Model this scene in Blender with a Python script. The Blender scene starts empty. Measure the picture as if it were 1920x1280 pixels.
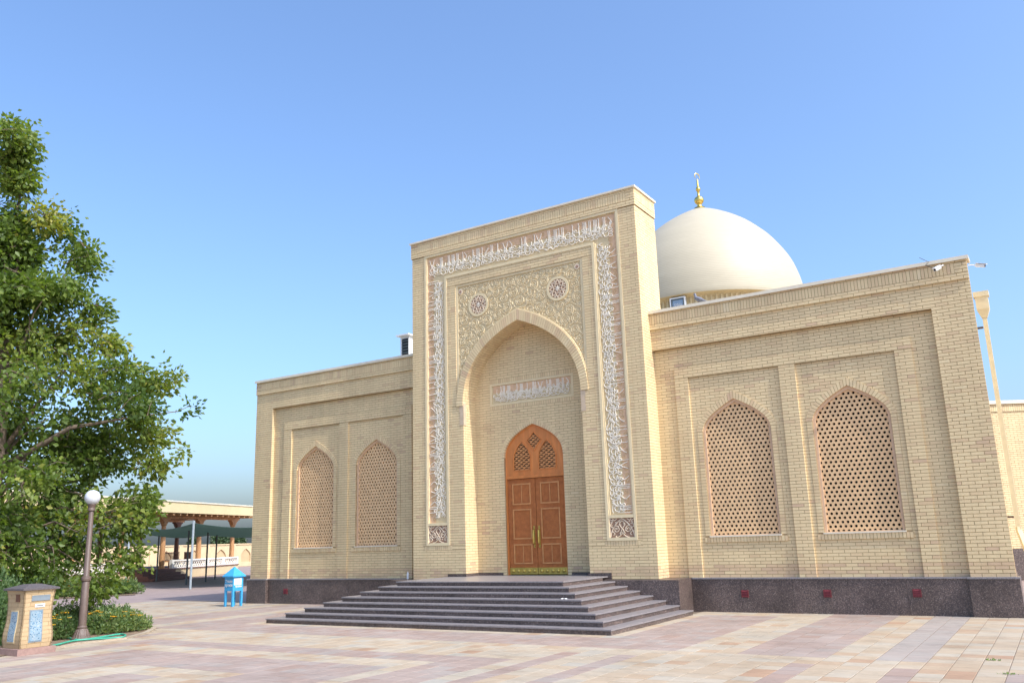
import bpy, math, random
import numpy as np
from mathutils import Vector, Matrix, noise
from mathutils.geometry import tessellate_polygon

random.seed(7)
RNG = np.random.default_rng(11)
R = math.radians
scn = bpy.context.scene

# ------------------------------------------------------------------ camera
CAM = Vector((12.527, -20.841, 1.878))
YAW, PITCH, ROLL, FPX = 0.5600, 0.2283, -0.0311, 1590.4
fwd = Vector((-math.sin(YAW) * math.cos(PITCH), math.cos(YAW) * math.cos(PITCH), math.sin(PITCH)))
rt0 = Vector((math.cos(YAW), math.sin(YAW), 0))
up0 = rt0.cross(fwd)
rt = math.cos(ROLL) * rt0 + math.sin(ROLL) * up0
up = -math.sin(ROLL) * rt0 + math.cos(ROLL) * up0
cd = bpy.data.cameras.new('camera')
cam = bpy.data.objects.new('camera', cd)
scn.collection.objects.link(cam)
cam.matrix_world = Matrix(((rt.x, up.x, -fwd.x, CAM.x), (rt.y, up.y, -fwd.y, CAM.y), (rt.z, up.z, -fwd.z, CAM.z), (0, 0, 0, 1)))
cd.sensor_fit = 'HORIZONTAL'
cd.sensor_width = 36
cd.lens = 36 * FPX / 1920
cd.clip_end = 6000
scn.camera = cam

# ------------------------------------------------------------------ light
SUN_EL, SUN_AZ = 46.6, 9.0          # azimuth from +X towards -Y
world = bpy.data.worlds.new('World')
scn.world = world
world.use_nodes = True
wn = world.node_tree
sky = wn.nodes.new('ShaderNodeTexSky')
sky.sky_type = 'NISHITA'
sky.sun_disc = False
sky.sun_elevation = R(SUN_EL)
sky.sun_rotation = R(90 + SUN_AZ)
sky.air_density = 1.1
sky.dust_density = 3.7
sky.ozone_density = 7.5
wn.links.new(sky.outputs[0], wn.nodes['Background'].inputs[0])
wn.nodes['Background'].inputs[1].default_value = 0.15
sl = bpy.data.lights.new('sun', 'SUN')
sl.energy = 2.0
sl.angle = R(0.5)
sl.color = (1.0, 0.975, 0.94)
so = bpy.data.objects.new('sun', sl)
scn.collection.objects.link(so)
sd = Vector((math.cos(R(SUN_EL)) * math.cos(R(SUN_AZ)), -math.cos(R(SUN_EL)) * math.sin(R(SUN_AZ)), math.sin(R(SUN_EL))))
so.rotation_euler = sd.to_track_quat('Z', 'Y').to_euler()
so.location = (30, -10, 40)
scn.view_settings.view_transform = 'Standard'
scn.view_settings.look = 'None'
scn.view_settings.gamma = 1
scn.view_settings.exposure = 1.09
scn.view_settings.use_curve_mapping = False

col = scn.collection


def ray(px, py):
    return fwd + rt * ((px - 960) / FPX) + up * ((640 - py) / FPX)


def on_z(px, py, z=0.0):
    d = ray(px, py)
    return CAM + d * ((z - CAM.z) / d.z)


def at_dist(px, d, z=0.0):
    r = ray(px, 1040)
    k = d / math.hypot(r.x, r.y)
    return Vector((CAM.x + r.x * k, CAM.y + r.y * k, z))


def zat(px, py, d):
    r_ = ray(px, py)
    k_ = d / math.hypot(r_.x, r_.y)
    return CAM + r_ * k_


# ------------------------------------------------------------------ materials
MATS = {}


def new_mat(name):
    m = bpy.data.materials.new(name)
    m.use_nodes = True
    MATS[name] = m
    nt = m.node_tree
    b = nt.nodes['Principled BSDF']
    return m, nt, b


def nd(nt, kind, **kw):
    n = nt.nodes.new(kind)
    for k, v in kw.items():
        if k.startswith('i_'):
            n.inputs[k[2:].replace('_', ' ')].default_value = v
        else:
            setattr(n, k, v)
    return n


def ramp(nt, stops):
    r = nt.nodes.new('ShaderNodeValToRGB')
    e = r.color_ramp.elements
    while len(e) < len(stops):
        e.new(0.5)
    for el, (p, c) in zip(e, stops):
        el.position = p
        el.color = (*c, 1)
    return r


def objco(nt, scale=(1, 1, 1)):
    t = nt.nodes.new('ShaderNodeNewGeometry')
    m = nt.nodes.new('ShaderNodeMapping')
    m.inputs['Scale'].default_value = scale
    nt.links.new(t.outputs['Position'], m.inputs[0])
    return m.outputs[0]


def plain(name, c, rough=0.7, metal=0.0, noise=0.12, nscale=6.0, bump=0.0, bscale=60.0, stretch=(1, 1, 1), spec=0.5, tint=False):
    """colour with a soft mottling, optional fine relief, optional per-piece tint attribute"""
    m, nt, b = new_mat(name)
    b.inputs['Roughness'].default_value = rough
    b.inputs['Metallic'].default_value = metal
    b.inputs['Specular IOR Level'].default_value = spec
    co = objco(nt, stretch)
    n = nd(nt, 'ShaderNodeTexNoise', i_Scale=nscale, i_Detail=6.0, i_Roughness=0.62)
    nt.links.new(co, n.inputs['Vector'])
    lo = tuple(x * (1 - noise) for x in c)
    hi = tuple(min(1, x * (1 + noise)) for x in c)
    r = ramp(nt, [(0.3, lo), (0.7, hi)])
    nt.links.new(n.outputs[0], r.inputs[0])
    out = r.outputs[0]
    if tint:
        a = nd(nt, 'ShaderNodeAttribute', attribute_name='tint')
        mr = nd(nt, 'ShaderNodeMapRange')
        mr.inputs[3].default_value = 0.72
        mr.inputs[4].default_value = 1.22
        nt.links.new(a.outputs['Fac'], mr.inputs[0])
        mx = nd(nt, 'ShaderNodeVectorMath', operation='SCALE')
        nt.links.new(out, mx.inputs[0])
        nt.links.new(mr.outputs[0], mx.inputs['Scale'])
        out = mx.outputs[0]
    nt.links.new(out, b.inputs['Base Color'])
    if bump:
        n2 = nd(nt, 'ShaderNodeTexNoise', i_Scale=bscale, i_Detail=4.0)
        nt.links.new(co, n2.inputs['Vector'])
        bp = nd(nt, 'ShaderNodeBump', i_Strength=bump, i_Distance=0.01)
        nt.links.new(n2.outputs[0], bp.inputs['Height'])
        nt.links.new(bp.outputs[0], b.inputs['Normal'])
    return m


def tinted(name, stops, rough=0.85, grain=0.10, gscale=40.0, bump=0.15, stain=0.12, spec=0.3, stretch=(1, 1, 1), streak=0.0, dirt=0.0):
    """colour picked per piece from the 'tint' attribute, plus grain and broad weather stains"""
    m, nt, b = new_mat(name)
    b.inputs['Roughness'].default_value = rough
    b.inputs['Specular IOR Level'].default_value = spec
    a = nd(nt, 'ShaderNodeAttribute', attribute_name='tint')
    r = ramp(nt, stops)
    nt.links.new(a.outputs['Fac'], r.inputs[0])
    co = objco(nt, stretch)
    n = nd(nt, 'ShaderNodeTexNoise', i_Scale=gscale, i_Detail=5.0, i_Roughness=0.7)
    nt.links.new(co, n.inputs['Vector'])
    n2 = nd(nt, 'ShaderNodeTexNoise', i_Scale=0.55, i_Detail=5.0, i_Roughness=0.6)
    nt.links.new(objco(nt), n2.inputs['Vector'])
    m1 = nd(nt, 'ShaderNodeMapRange')
    m1.inputs[1].default_value, m1.inputs[2].default_value = 0.25, 0.75
    m1.inputs[3].default_value, m1.inputs[4].default_value = 1 - grain, 1 + grain
    nt.links.new(n.outputs[0], m1.inputs[0])
    m2 = nd(nt, 'ShaderNodeMapRange')
    m2.inputs[1].default_value, m2.inputs[2].default_value = 0.3, 0.7
    m2.inputs[3].default_value, m2.inputs[4].default_value = 1 - stain, 1 + stain * 0.5
    nt.links.new(n2.outputs[0], m2.inputs[0])
    mm = nd(nt, 'ShaderNodeMath', operation='MULTIPLY')
    nt.links.new(m1.outputs[0], mm.inputs[0])
    nt.links.new(m2.outputs[0], mm.inputs[1])
    if dirt:
        n4 = nd(nt, 'ShaderNodeTexNoise', i_Scale=1.7, i_Detail=8.0, i_Roughness=0.75, i_Distortion=0.6)
        nt.links.new(objco(nt), n4.inputs['Vector'])
        m5 = nd(nt, 'ShaderNodeMapRange')
        m5.inputs[1].default_value, m5.inputs[2].default_value = 0.36, 0.52
        m5.inputs[3].default_value, m5.inputs[4].default_value = 1 - dirt, 1.0
        nt.links.new(n4.outputs[0], m5.inputs[0])
        m6 = nd(nt, 'ShaderNodeMath', operation='MULTIPLY')
        nt.links.new(mm.outputs[0], m6.inputs[0])
        nt.links.new(m5.outputs[0], m6.inputs[1])
        mm = m6
    if streak:
        n3 = nd(nt, 'ShaderNodeTexNoise', i_Scale=1.0, i_Detail=4.0, i_Roughness=0.65)
        nt.links.new(objco(nt, (3.2, 3.2, 0.22)), n3.inputs['Vector'])
        m3 = nd(nt, 'ShaderNodeMapRange')
        m3.inputs[1].default_value, m3.inputs[2].default_value = 0.35, 0.62
        m3.inputs[3].default_value, m3.inputs[4].default_value = 1 - streak, 1.02
        nt.links.new(n3.outputs[0], m3.inputs[0])
        m4 = nd(nt, 'ShaderNodeMath', operation='MULTIPLY')
        nt.links.new(mm.outputs[0], m4.inputs[0])
        nt.links.new(m3.outputs[0], m4.inputs[1])
        mm = m4
    sc = nd(nt, 'ShaderNodeVectorMath', operation='SCALE')
    nt.links.new(r.outputs[0], sc.inputs[0])
    nt.links.new(mm.outputs[0], sc.inputs['Scale'])
    nt.links.new(sc.outputs[0], b.inputs['Base Color'])
    if bump:
        bp = nd(nt, 'ShaderNodeBump', i_Strength=bump, i_Distance=0.006)
        nt.links.new(n.outputs[0], bp.inputs['Height'])
        nt.links.new(bp.outputs[0], b.inputs['Normal'])
    return m


tinted('brick', [(0.0, (0.618, 0.427, 0.277)), (0.3, (0.706, 0.522, 0.3)), (0.55, (0.757, 0.585, 0.332)), (0.8, (0.788, 0.622, 0.354)), (1.0, (0.793, 0.643, 0.392))], grain=0.06, stain=0.08, streak=0.07)
plain('mortar', (0.369, 0.26, 0.134), 0.95, noise=0.2, nscale=3)
tinted('yellow_brick', [(0, (0.4, 0.275, 0.147)), (0.5, (0.46, 0.33, 0.184)), (1, (0.5, 0.37, 0.21))])
tinted('cream_brick', [(0, (0.575, 0.425, 0.23)), (0.5, (0.644, 0.506, 0.287)), (1, (0.713, 0.564, 0.333))])
plain('plaster', (0.76, 0.62, 0.37), 0.8, noise=0.06, bump=0.15)
plain('plaster_ground', (0.66, 0.53, 0.31), 0.85, noise=0.08, nscale=9)  # tan ground; its darkness also paints shade between the tympanum scrolls
plain('white_carving', (0.88, 0.80, 0.65), 0.7, noise=0.06)
plain('cream_carving', (0.82, 0.69, 0.44), 0.75, noise=0.06)
plain('pale_stone', (0.798, 0.653, 0.472), 0.75, noise=0.08)
plain('springer', (0.60, 0.46, 0.31), 0.8, noise=0.1)
plain('terracotta', (0.68, 0.45, 0.27), 0.85, noise=0.15, nscale=8)
plain('brown_ground', (0.36, 0.225, 0.15), 0.9, noise=0.15)
plain('gold_vine', (0.55, 0.38, 0.16), 0.6, noise=0.15)
plain('lattice', (0.728, 0.486, 0.258), 0.85, noise=0.12, nscale=5, bump=0.1)
plain('lattice_frame', (0.69, 0.468, 0.29), 0.8, noise=0.1)
plain('coping_metal', (0.74, 0.66, 0.50), 0.5, noise=0.06)
plain('white_metal', (0.8, 0.8, 0.78), 0.4, noise=0.04)
plain('pipe_paint', (0.66, 0.57, 0.37), 0.45, noise=0.06)
plain('brass', (0.60, 0.45, 0.12), 0.33, metal=0.85, noise=0.15)
plain('gold', (0.85, 0.60, 0.16), 0.25, metal=1.0, noise=0.08)
plain('roofing', (0.42, 0.37, 0.29), 0.9)
plain('blue_paint', (0.055, 0.36, 0.66), 0.45, noise=0.1, nscale=8)
plain('white_paint', (0.8, 0.8, 0.78), 0.6, noise=0.04)
plain('pole_brown', (0.125, 0.085, 0.065), 0.5, noise=0.15)
plain('grey_steel', (0.33, 0.38, 0.40), 0.45, noise=0.1)
plain('dark_steel', (0.08, 0.10, 0.10), 0.5, noise=0.1)
plain('vent_red', (0.16, 0.022, 0.025), 0.5, noise=0.1)
plain('dark', (0.012, 0.011, 0.010), 0.6, noise=0.1)
plain('rubber', (0.02, 0.02, 0.022), 0.5)
plain('hose_green', (0.05, 0.34, 0.22), 0.4, noise=0.08)
plain('soil', (0.20, 0.135, 0.085), 0.95, noise=0.35, nscale=5, bump=0.8, bscale=18)
plain('bark', (0.16, 0.12, 0.085), 0.95, noise=0.3, nscale=10, bump=0.6, bscale=25, stretch=(1, 1, 0.3))
plain('tarp', (0.13, 0.19, 0.165), 0.85, noise=0.1, nscale=1.2)
nt_ = MATS['tarp'].node_tree
tr_ = nt_.nodes.new('ShaderNodeBsdfTranslucent')
tr_.inputs[0].default_value = (0.22, 0.32, 0.28, 1)
mx_ = nt_.nodes.new('ShaderNodeMixShader')
mx_.inputs[0].default_value = 0.5
nt_.links.new(nt_.nodes['Principled BSDF'].outputs[0], mx_.inputs[1])
nt_.links.new(tr_.outputs[0], mx_.inputs[2])
nt_.links.new(mx_.outputs[0], nt_.nodes['Material Output'].inputs[0])
plain('pavilion_wood', (0.46, 0.24, 0.10), 0.55, noise=0.2, nscale=6, stretch=(1, 1, 0.3))
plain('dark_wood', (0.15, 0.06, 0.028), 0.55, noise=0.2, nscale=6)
plain('step_brown', (0.16, 0.075, 0.055), 0.7, noise=0.15)
plain('wall_tan', (0.55, 0.42, 0.25), 0.9, noise=0.08, nscale=2)
plain('wall_tan_deep', (0.47, 0.34, 0.19), 0.9, noise=0.08, nscale=2)
plain('white_fence', (0.72, 0.68, 0.60), 0.8, noise=0.08)
plain('tile_grey', (0.20, 0.24, 0.265), 0.35, noise=0.1)
plain('base_stone', (0.30, 0.19, 0.155), 0.8, noise=0.18, nscale=14)
plain('cap_granite', (0.10, 0.085, 0.085), 0.6, noise=0.5, nscale=70)
plain('pigeon_grey', (0.17, 0.18, 0.22), 0.7, noise=0.25, nscale=30)
plain('paper', (0.85, 0.85, 0.84), 0.8, noise=0.02)
tinted('flower', [(0, (0.75, 0.30, 0.01)), (0.6, (0.85, 0.48, 0.02)), (1, (0.9, 0.62, 0.05))], bump=0)

# polished dark red-brown granite
m, nt, b = new_mat('granite')
co = objco(nt)
v = nd(nt, 'ShaderNodeTexVoronoi', i_Scale=55.0)
nt.links.new(co, v.inputs['Vector'])
n = nd(nt, 'ShaderNodeTexNoise', i_Scale=1.6, i_Detail=5.0)
nt.links.new(co, n.inputs['Vector'])
r1 = ramp(nt, [(0.0, (0.0441, 0.0345, 0.033)), (0.45, (0.0919, 0.0663, 0.0578)), (0.75, (0.147, 0.106, 0.0894)), (1.0, (0.294, 0.232, 0.199))])
nt.links.new(v.outputs['Color'], r1.inputs[0])
mr = nd(nt, 'ShaderNodeMapRange')
mr.inputs[1].default_value, mr.inputs[2].default_value, mr.inputs[3].default_value, mr.inputs[4].default_value = 0.3, 0.7, 0.72, 1.3
nt.links.new(n.outputs[0], mr.inputs[0])
sc = nd(nt, 'ShaderNodeVectorMath', operation='SCALE')
nt.links.new(r1.outputs[0], sc.inputs[0])
nt.links.new(mr.outputs[0], sc.inputs['Scale'])
nt.links.new(sc.outputs[0], b.inputs['Base Color'])
b.inputs['Roughness'].default_value = 0.38
MATS['granite'] = m
plain('tread_stone', (0.247, 0.224, 0.223), 0.32, noise=0.35, nscale=40)

# carved reddish wood: fine relief
m, nt, b = new_mat('carved_wood')
co = objco(nt)
v = nd(nt, 'ShaderNodeTexVoronoi', feature='DISTANCE_TO_EDGE', i_Scale=42.0)
nt.links.new(co, v.inputs['Vector'])
n = nd(nt, 'ShaderNodeTexNoise', i_Scale=9.0, i_Detail=5.0)
nt.links.new(co, n.inputs['Vector'])
r1 = ramp(nt, [(0.25, (0.46, 0.135, 0.032)), (0.75, (0.62, 0.205, 0.052))])
nt.links.new(n.outputs[0], r1.inputs[0])
nt.links.new(r1.outputs[0], b.inputs['Base Color'])
rr = ramp(nt, [(0.0, (0, 0, 0)), (0.16, (1, 1, 1))])
nt.links.new(v.outputs['Distance'], rr.inputs[0])
bp = nd(nt, 'ShaderNodeBump', i_Strength=0.9, i_Distance=0.012)
nt.links.new(rr.outputs[0], bp.inputs['Height'])
nt.links.new(bp.outputs[0], b.inputs['Normal'])
b.inputs['Roughness'].default_value = 0.5
plain('door_wood', (0.624, 0.215, 0.052), 0.42, noise=0.2, nscale=7, stretch=(1, 1, 0.15), bump=0.15, bscale=30)
plain('door_wood_pale', (0.575, 0.253, 0.0862), 0.45, noise=0.15, nscale=7)

# dome skin: fine rings of pale glazed brick
m, nt, b = new_mat('dome_brick')
co = objco(nt)
wv = nd(nt, 'ShaderNodeTexWave', wave_type='BANDS', bands_direction='Z', i_Scale=3.9, i_Distortion=0.4, i_Detail=2.0)
nt.links.new(co, wv.inputs['Vector'])
n = nd(nt, 'ShaderNodeTexNoise', i_Scale=2.0, i_Detail=6.0, i_Roughness=0.7)
mp = nd(nt, 'ShaderNodeMapping')
mp.inputs['Scale'].default_value = (1, 1, 5)
nt.links.new(co, mp.inputs[0])
nt.links.new(mp.outputs[0], n.inputs['Vector'])
r1 = ramp(nt, [(0.3, (0.46, 0.398, 0.275)), (0.7, (0.505, 0.44, 0.312))])
nt.links.new(n.outputs[0], r1.inputs[0])
nt.links.new(r1.outputs[0], b.inputs['Base Color'])
bp = nd(nt, 'ShaderNodeBump', i_Strength=0.35, i_Distance=0.02)
bp.inputs['Strength'].default_value = 0.16
nt.links.new(wv.outputs[0], bp.inputs['Height'])
nt.links.new(bp.outputs[0], b.inputs['Normal'])
b.inputs['Roughness'].default_value = 0.55

# window glass behind the lattices; its near-black paints the unlit room
m, nt, b = new_mat('room_shade_glass')
b.inputs['Base Color'].default_value = (0.02, 0.024, 0.028, 1)
b.inputs['Roughness'].default_value = 0.06
b.inputs['Specular IOR Level'].default_value = 0.8
m, nt, b = new_mat('sky_glass')
b.inputs['Base Color'].default_value = (0.25, 0.33, 0.42, 1)
b.inputs['Roughness'].default_value = 0.12
m, nt, b = new_mat('globe_glass')
b.inputs['Base Color'].default_value = (0.58, 0.60, 0.62, 1)
b.inputs['Roughness'].default_value = 0.12
b.inputs['Coat Weight'].default_value = 1.0
b.inputs['Coat Roughness'].default_value = 0.03

# blue and white tile panel
m, nt, b = new_mat('blue_tile')
co = objco(nt)
v = nd(nt, 'ShaderNodeTexVoronoi', i_Scale=26.0)
nt.links.new(co, v.inputs['Vector'])
r1 = ramp(nt, [(0.0, (0.05, 0.10, 0.17)), (0.22, (0.14, 0.25, 0.33)), (0.42, (0.30, 0.36, 0.39)), (0.62, (0.18, 0.29, 0.37)), (0.85, (0.33, 0.38, 0.40))])
r1.color_ramp.interpolation = 'CONSTANT'
nt.links.new(v.outputs['Distance'], r1.inputs[0])
nt.links.new(r1.outputs[0], b.inputs['Base Color'])
b.inputs['Roughness'].default_value = 0.25

SLAB_STOPS = {
    'slab_cream': [(0.0, (0.367, 0.234, 0.147)), (0.25, (0.405, 0.306, 0.204)), (0.5, (0.42, 0.342, 0.247)), (0.75, (0.413, 0.353, 0.268)), (1.0, (0.367, 0.335, 0.276))],
    'slab_mauve': [(0.0, (0.321, 0.224, 0.174)), (0.35, (0.334, 0.249, 0.202)), (0.7, (0.343, 0.271, 0.227)), (1.0, (0.33, 0.285, 0.243))],
}
for k, s in SLAB_STOPS.items():
    tinted(k, s, rough=0.8, grain=0.14, gscale=7.0, bump=0.08, stain=0.14, stretch=(0.35, 2.2, 1), dirt=0.16)
plain('slab_joint', (0.17, 0.125, 0.085), 0.95, noise=0.2)

# distant paving: small blocks laid in rows
m, nt, b = new_mat('far_paving')
co = objco(nt)
br = nd(nt, 'ShaderNodeTexBrick', i_Scale=1.0)
br.inputs['Color1'].default_value = (0.328, 0.246, 0.211, 1)
br.inputs['Color2'].default_value = (0.289, 0.215, 0.191, 1)
br.inputs['Mortar'].default_value = (0.218, 0.164, 0.133, 1)
br.inputs['Mortar Size'].default_value = 0.012
br.inputs['Brick Width'].default_value = 0.6
br.inputs['Row Height'].default_value = 0.3
nt.links.new(co, br.inputs['Vector'])
nt.links.new(br.outputs[0], b.inputs['Base Color'])
b.inputs['Roughness'].default_value = 0.85
plain('dry_ground', (0.36, 0.28, 0.19), 0.95, noise=0.25, nscale=0.2)
plain('grass', (0.06, 0.11, 0.025), 0.9, noise=0.3)


def leaf_mat(name, stops, trans=0.42):
    m, nt, b = new_mat(name)
    a = nd(nt, 'ShaderNodeAttribute', attribute_name='tint')
    r = ramp(nt, stops)
    nt.links.new(a.outputs['Fac'], r.inputs[0])
    nt.links.new(r.outputs[0], b.inputs['Base Color'])
    b.inputs['Roughness'].default_value = 0.45
    b.inputs['Specular IOR Level'].default_value = 0.35
    t = nd(nt, 'ShaderNodeBsdfTranslucent')
    sc = nd(nt, 'ShaderNodeVectorMath', operation='MULTIPLY')
    sc.inputs[1].default_value = (1.5, 1.6, 0.6)
    nt.links.new(r.outputs[0], sc.inputs[0])
    nt.links.new(sc.outputs[0], t.inputs[0])
    mx = nd(nt, 'ShaderNodeMixShader')
    mx.inputs[0].default_value = trans
    nt.links.new(b.outputs[0], mx.inputs[1])
    nt.links.new(t.outputs[0], mx.inputs[2])
    nt.links.new(mx.outputs[0], nt.nodes['Material Output'].inputs[0])
    return m


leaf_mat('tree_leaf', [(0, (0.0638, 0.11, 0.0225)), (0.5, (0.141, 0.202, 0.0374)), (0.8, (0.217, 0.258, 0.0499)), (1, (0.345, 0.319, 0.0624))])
leaf_mat('shrub_leaf', [(0, (0.0614, 0.114, 0.039)), (0.6, (0.153, 0.229, 0.0878)), (1, (0.267, 0.316, 0.117))])
leaf_mat('far_leaf', [(0, (0.04, 0.075, 0.03)), (1, (0.08, 0.12, 0.05))], 0.2)


# ------------------------------------------------------------------ mesh builder
class MB:
    def __init__(self):
        self.v, self.f, self.m, self.t = [], [], [], []
        self.smooth = False

    def quad(self, a, b, c, d, mat=0, tint=0.5):
        k = len(self.v)
        self.v += [a, b, c, d]
        self.f.append((k, k + 1, k + 2, k + 3))
        self.m.append(mat)
        self.t.append(tint)

    def poly(self, pts, mat=0, tint=0.5):
        k = len(self.v)
        self.v += list(pts)
        self.f.append(tuple(range(k, k + len(pts))))
        self.m.append(mat)
        self.t.append(tint)

    def faces(self, vs, fs, mat=0, tint=0.5):
        k = len(self.v)
        self.v += list(vs)
        for f in fs:
            self.f.append(tuple(i + k for i in f))
            self.m.append(mat)
            self.t.append(tint)

    def hexa(self, p, mat=0, tint=0.5, back=False):
        """p: 4 front points (ccw seen from front) then the 4 matching back points"""
        fs = [(0, 1, 2, 3), (0, 4, 5, 1), (1, 5, 6, 2), (2, 6, 7, 3), (3, 7, 4, 0)]
        if back:
            fs.append((7, 6, 5, 4))
        self.faces(p, fs, mat, tint)

    def box(self, x0, x1, y0, y1, z0, z1, mat=0, tint=0.5):
        p = [(x0, y0, z0), (x1, y0, z0), (x1, y0, z1), (x0, y0, z1), (x0, y1, z0), (x1, y1, z0), (x1, y1, z1), (x0, y1, z1)]
        self.hexa(p, mat, tint, True)

    def bar(self, a, b, w, h, mat=0, upv=(0, 0, 1)):
        a, b = Vector(a), Vector(b)
        d = (b - a).normalized()
        s = d.cross(Vector(upv))
        if s.length < 1e-4:
            s = d.cross(Vector((1, 0, 0)))
        s.normalize()
        u = s.cross(d)
        o = [s * (-w / 2) + u * (-h / 2), s * (w / 2) + u * (-h / 2), s * (w / 2) + u * (h / 2), s * (-w / 2) + u * (h / 2)]
        self.hexa([tuple(a + q) for q in o] + [tuple(b + q) for q in o], mat, 0.5, True)

    def tube(self, pts, rad, seg=10, mat=0, cap=True):
        pts = [Vector(p) for p in pts]
        if not hasattr(rad, '__len__'):
            rad = [rad] * len(pts)
        k0 = len(self.v)
        ref = None
        for i, p in enumerate(pts):
            d = (pts[min(i + 1, len(pts) - 1)] - pts[max(i - 1, 0)]).normalized()
            if ref is None:
                ref = d.cross(Vector((0.31, 0.87, 0.11)))
                if ref.length < 1e-3:
                    ref = d.cross(Vector((1, 0, 0)))
            ref = (ref - d * ref.dot(d)).normalized()
            s = d.cross(ref)
            for j in range(seg):
                a = 2 * math.pi * j / seg
                self.v.append(tuple(p + (ref * math.cos(a) + s * math.sin(a)) * rad[i]))
        for i in range(len(pts) - 1):
            for j in range(seg):
                a = k0 + i * seg + j
                b_ = k0 + i * seg + (j + 1) % seg
                self.f.append((a, b_, b_ + seg, a + seg))
                self.m.append(mat)
                self.t.append(0.5)
        if cap:
            self.f.append(tuple(k0 + j for j in range(seg))[::-1])
            self.f.append(tuple(k0 + (len(pts) - 1) * seg + j for j in range(seg)))
            self.m += [mat, mat]
            self.t += [0.5, 0.5]

    def lathe(self, prof, seg=24, c=(0, 0), mat=0):
        """prof: (r, z) pairs, about the vertical axis through c"""
        k0 = len(self.v)
        for r_, z in prof:
            for j in range(seg):
                a = 2 * math.pi * j / seg
                self.v.append((c[0] + r_ * math.cos(a), c[1] + r_ * math.sin(a), z))
        for i in range(len(prof) - 1):
            for j in range(seg):
                a = k0 + i * seg + j
                b_ = k0 + i * seg + (j + 1) % seg
                self.f.append((a, b_, b_ + seg, a + seg))
                self.m.append(mat)
                self.t.append(0.5)

    def build(self, name, mats, parent=None, smooth=False, loc=(0, 0, 0)):
        me = bpy.data.meshes.new(name)
        me.from_pydata([tuple(p) for p in self.v], [], self.f)
        if isinstance(mats, str):
            mats = [mats]
        for mm_ in mats:
            me.materials.append(MATS[mm_])
        me.polygons.foreach_set('material_index', self.m)
        at = me.attributes.new('tint', 'FLOAT', 'FACE')
        at.data.foreach_set('value', self.t)
        if smooth:
            me.polygons.foreach_set('use_smooth', [True] * len(self.f))
        me.update()
        o = bpy.data.objects.new(name, me)
        col.objects.link(o)
        o.location = loc
        if parent is not None:
            o.parent = parent
        return o


def thing(name, label, cat, loc=(0, 0, 0), rz=0.0, group=None):
    o = bpy.data.objects.new(name, None)
    col.objects.link(o)
    o.empty_display_size = 0.2
    o.location = loc
    o.rotation_euler = (0, 0, rz)
    o['label'] = label
    o['category'] = cat
    if group:
        o['group'] = group
    return o


def tag(o, label, cat, group=None):
    o['label'] = label
    o['category'] = cat
    if group:
        o['group'] = group
    return o


def structure(o):
    o['kind'] = 'structure'
    return o


def stuff(o):
    o['kind'] = 'stuff'
    return o


class Frame:
    """a wall plane: u runs along it, z up, d outwards"""

    def __init__(self, o, u):
        self.o, self.u = Vector(o), Vector(u)
        self.n = self.u.cross(Vector((0, 0, 1)))

    def p(self, u, z, d=0.0):
        q = self.o + self.u * u + self.n * d
        return (q.x, q.y, q.z + z)


def front(y):
    return Frame((0, y, 0), (1, 0, 0))


# ------------------------------------------------------------------ bricks
COURSE, BL, JT = 0.0765, 0.26, 0.011
ZB = 0.80
ALL_BRICKS = []      # (distance, frame, u0, u1, z0, z1, depth, tint, wall key)


def tint_for(z, c=None):
    if c is not None:
        q = noise.noise(Vector((c[0] * 0.55, c[1] * 0.5, c[2] * 1.1))) + 0.5 * noise.noise(Vector((c[0] * 1.7, 3.1, c[2] * 3.0)))
        if q > 0.5 and random.random() < 0.6:
            return min(1, max(0, random.gauss(0.26, 0.1)))
    t = random.gauss(0.62, 0.085)
    if z < ZB + 4 * COURSE and random.random() < 0.75:
        t -= 0.38
    elif random.random() < 0.04:
        t -= 0.35
    return min(1, max(0, t))


def add_brick(mb, fr, u0, u1, z0, z1, depth, proud=0.007, tint=None, key=None, mat=0):
    t = tint_for((z0 + z1) / 2, fr.p((u0 + u1) / 2, (z0 + z1) / 2)) if tint is None else tint
    full = abs((u1 - u0) - (BL - JT)) < 1e-4 and abs((z1 - z0) - (COURSE - JT)) < 1e-4
    if key and full and fr.n.y < -0.99:
        c = Vector(fr.p((u0 + u1) / 2, (z0 + z1) / 2))
        ALL_BRICKS.append(((c - CAM).length, fr, u0, u1, z0, z1, depth, proud, t, key, mb))
        return
    emit_brick(mb, fr, u0, u1, z0, z1, depth, proud, t, mat)


def emit_brick(mb, fr, u0, u1, z0, z1, depth, proud, t, mat=0):
    j = random.uniform(-0.0015, 0.0015)
    a = proud + j
    mb.hexa([fr.p(u0, z0, a), fr.p(u1, z0, a), fr.p(u1, z1, a), fr.p(u0, z1, a),
             fr.p(u0, z0, -depth), fr.p(u1, z0, -depth), fr.p(u1, z1, -depth), fr.p(u0, z1, -depth)], mat, t)


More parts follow.
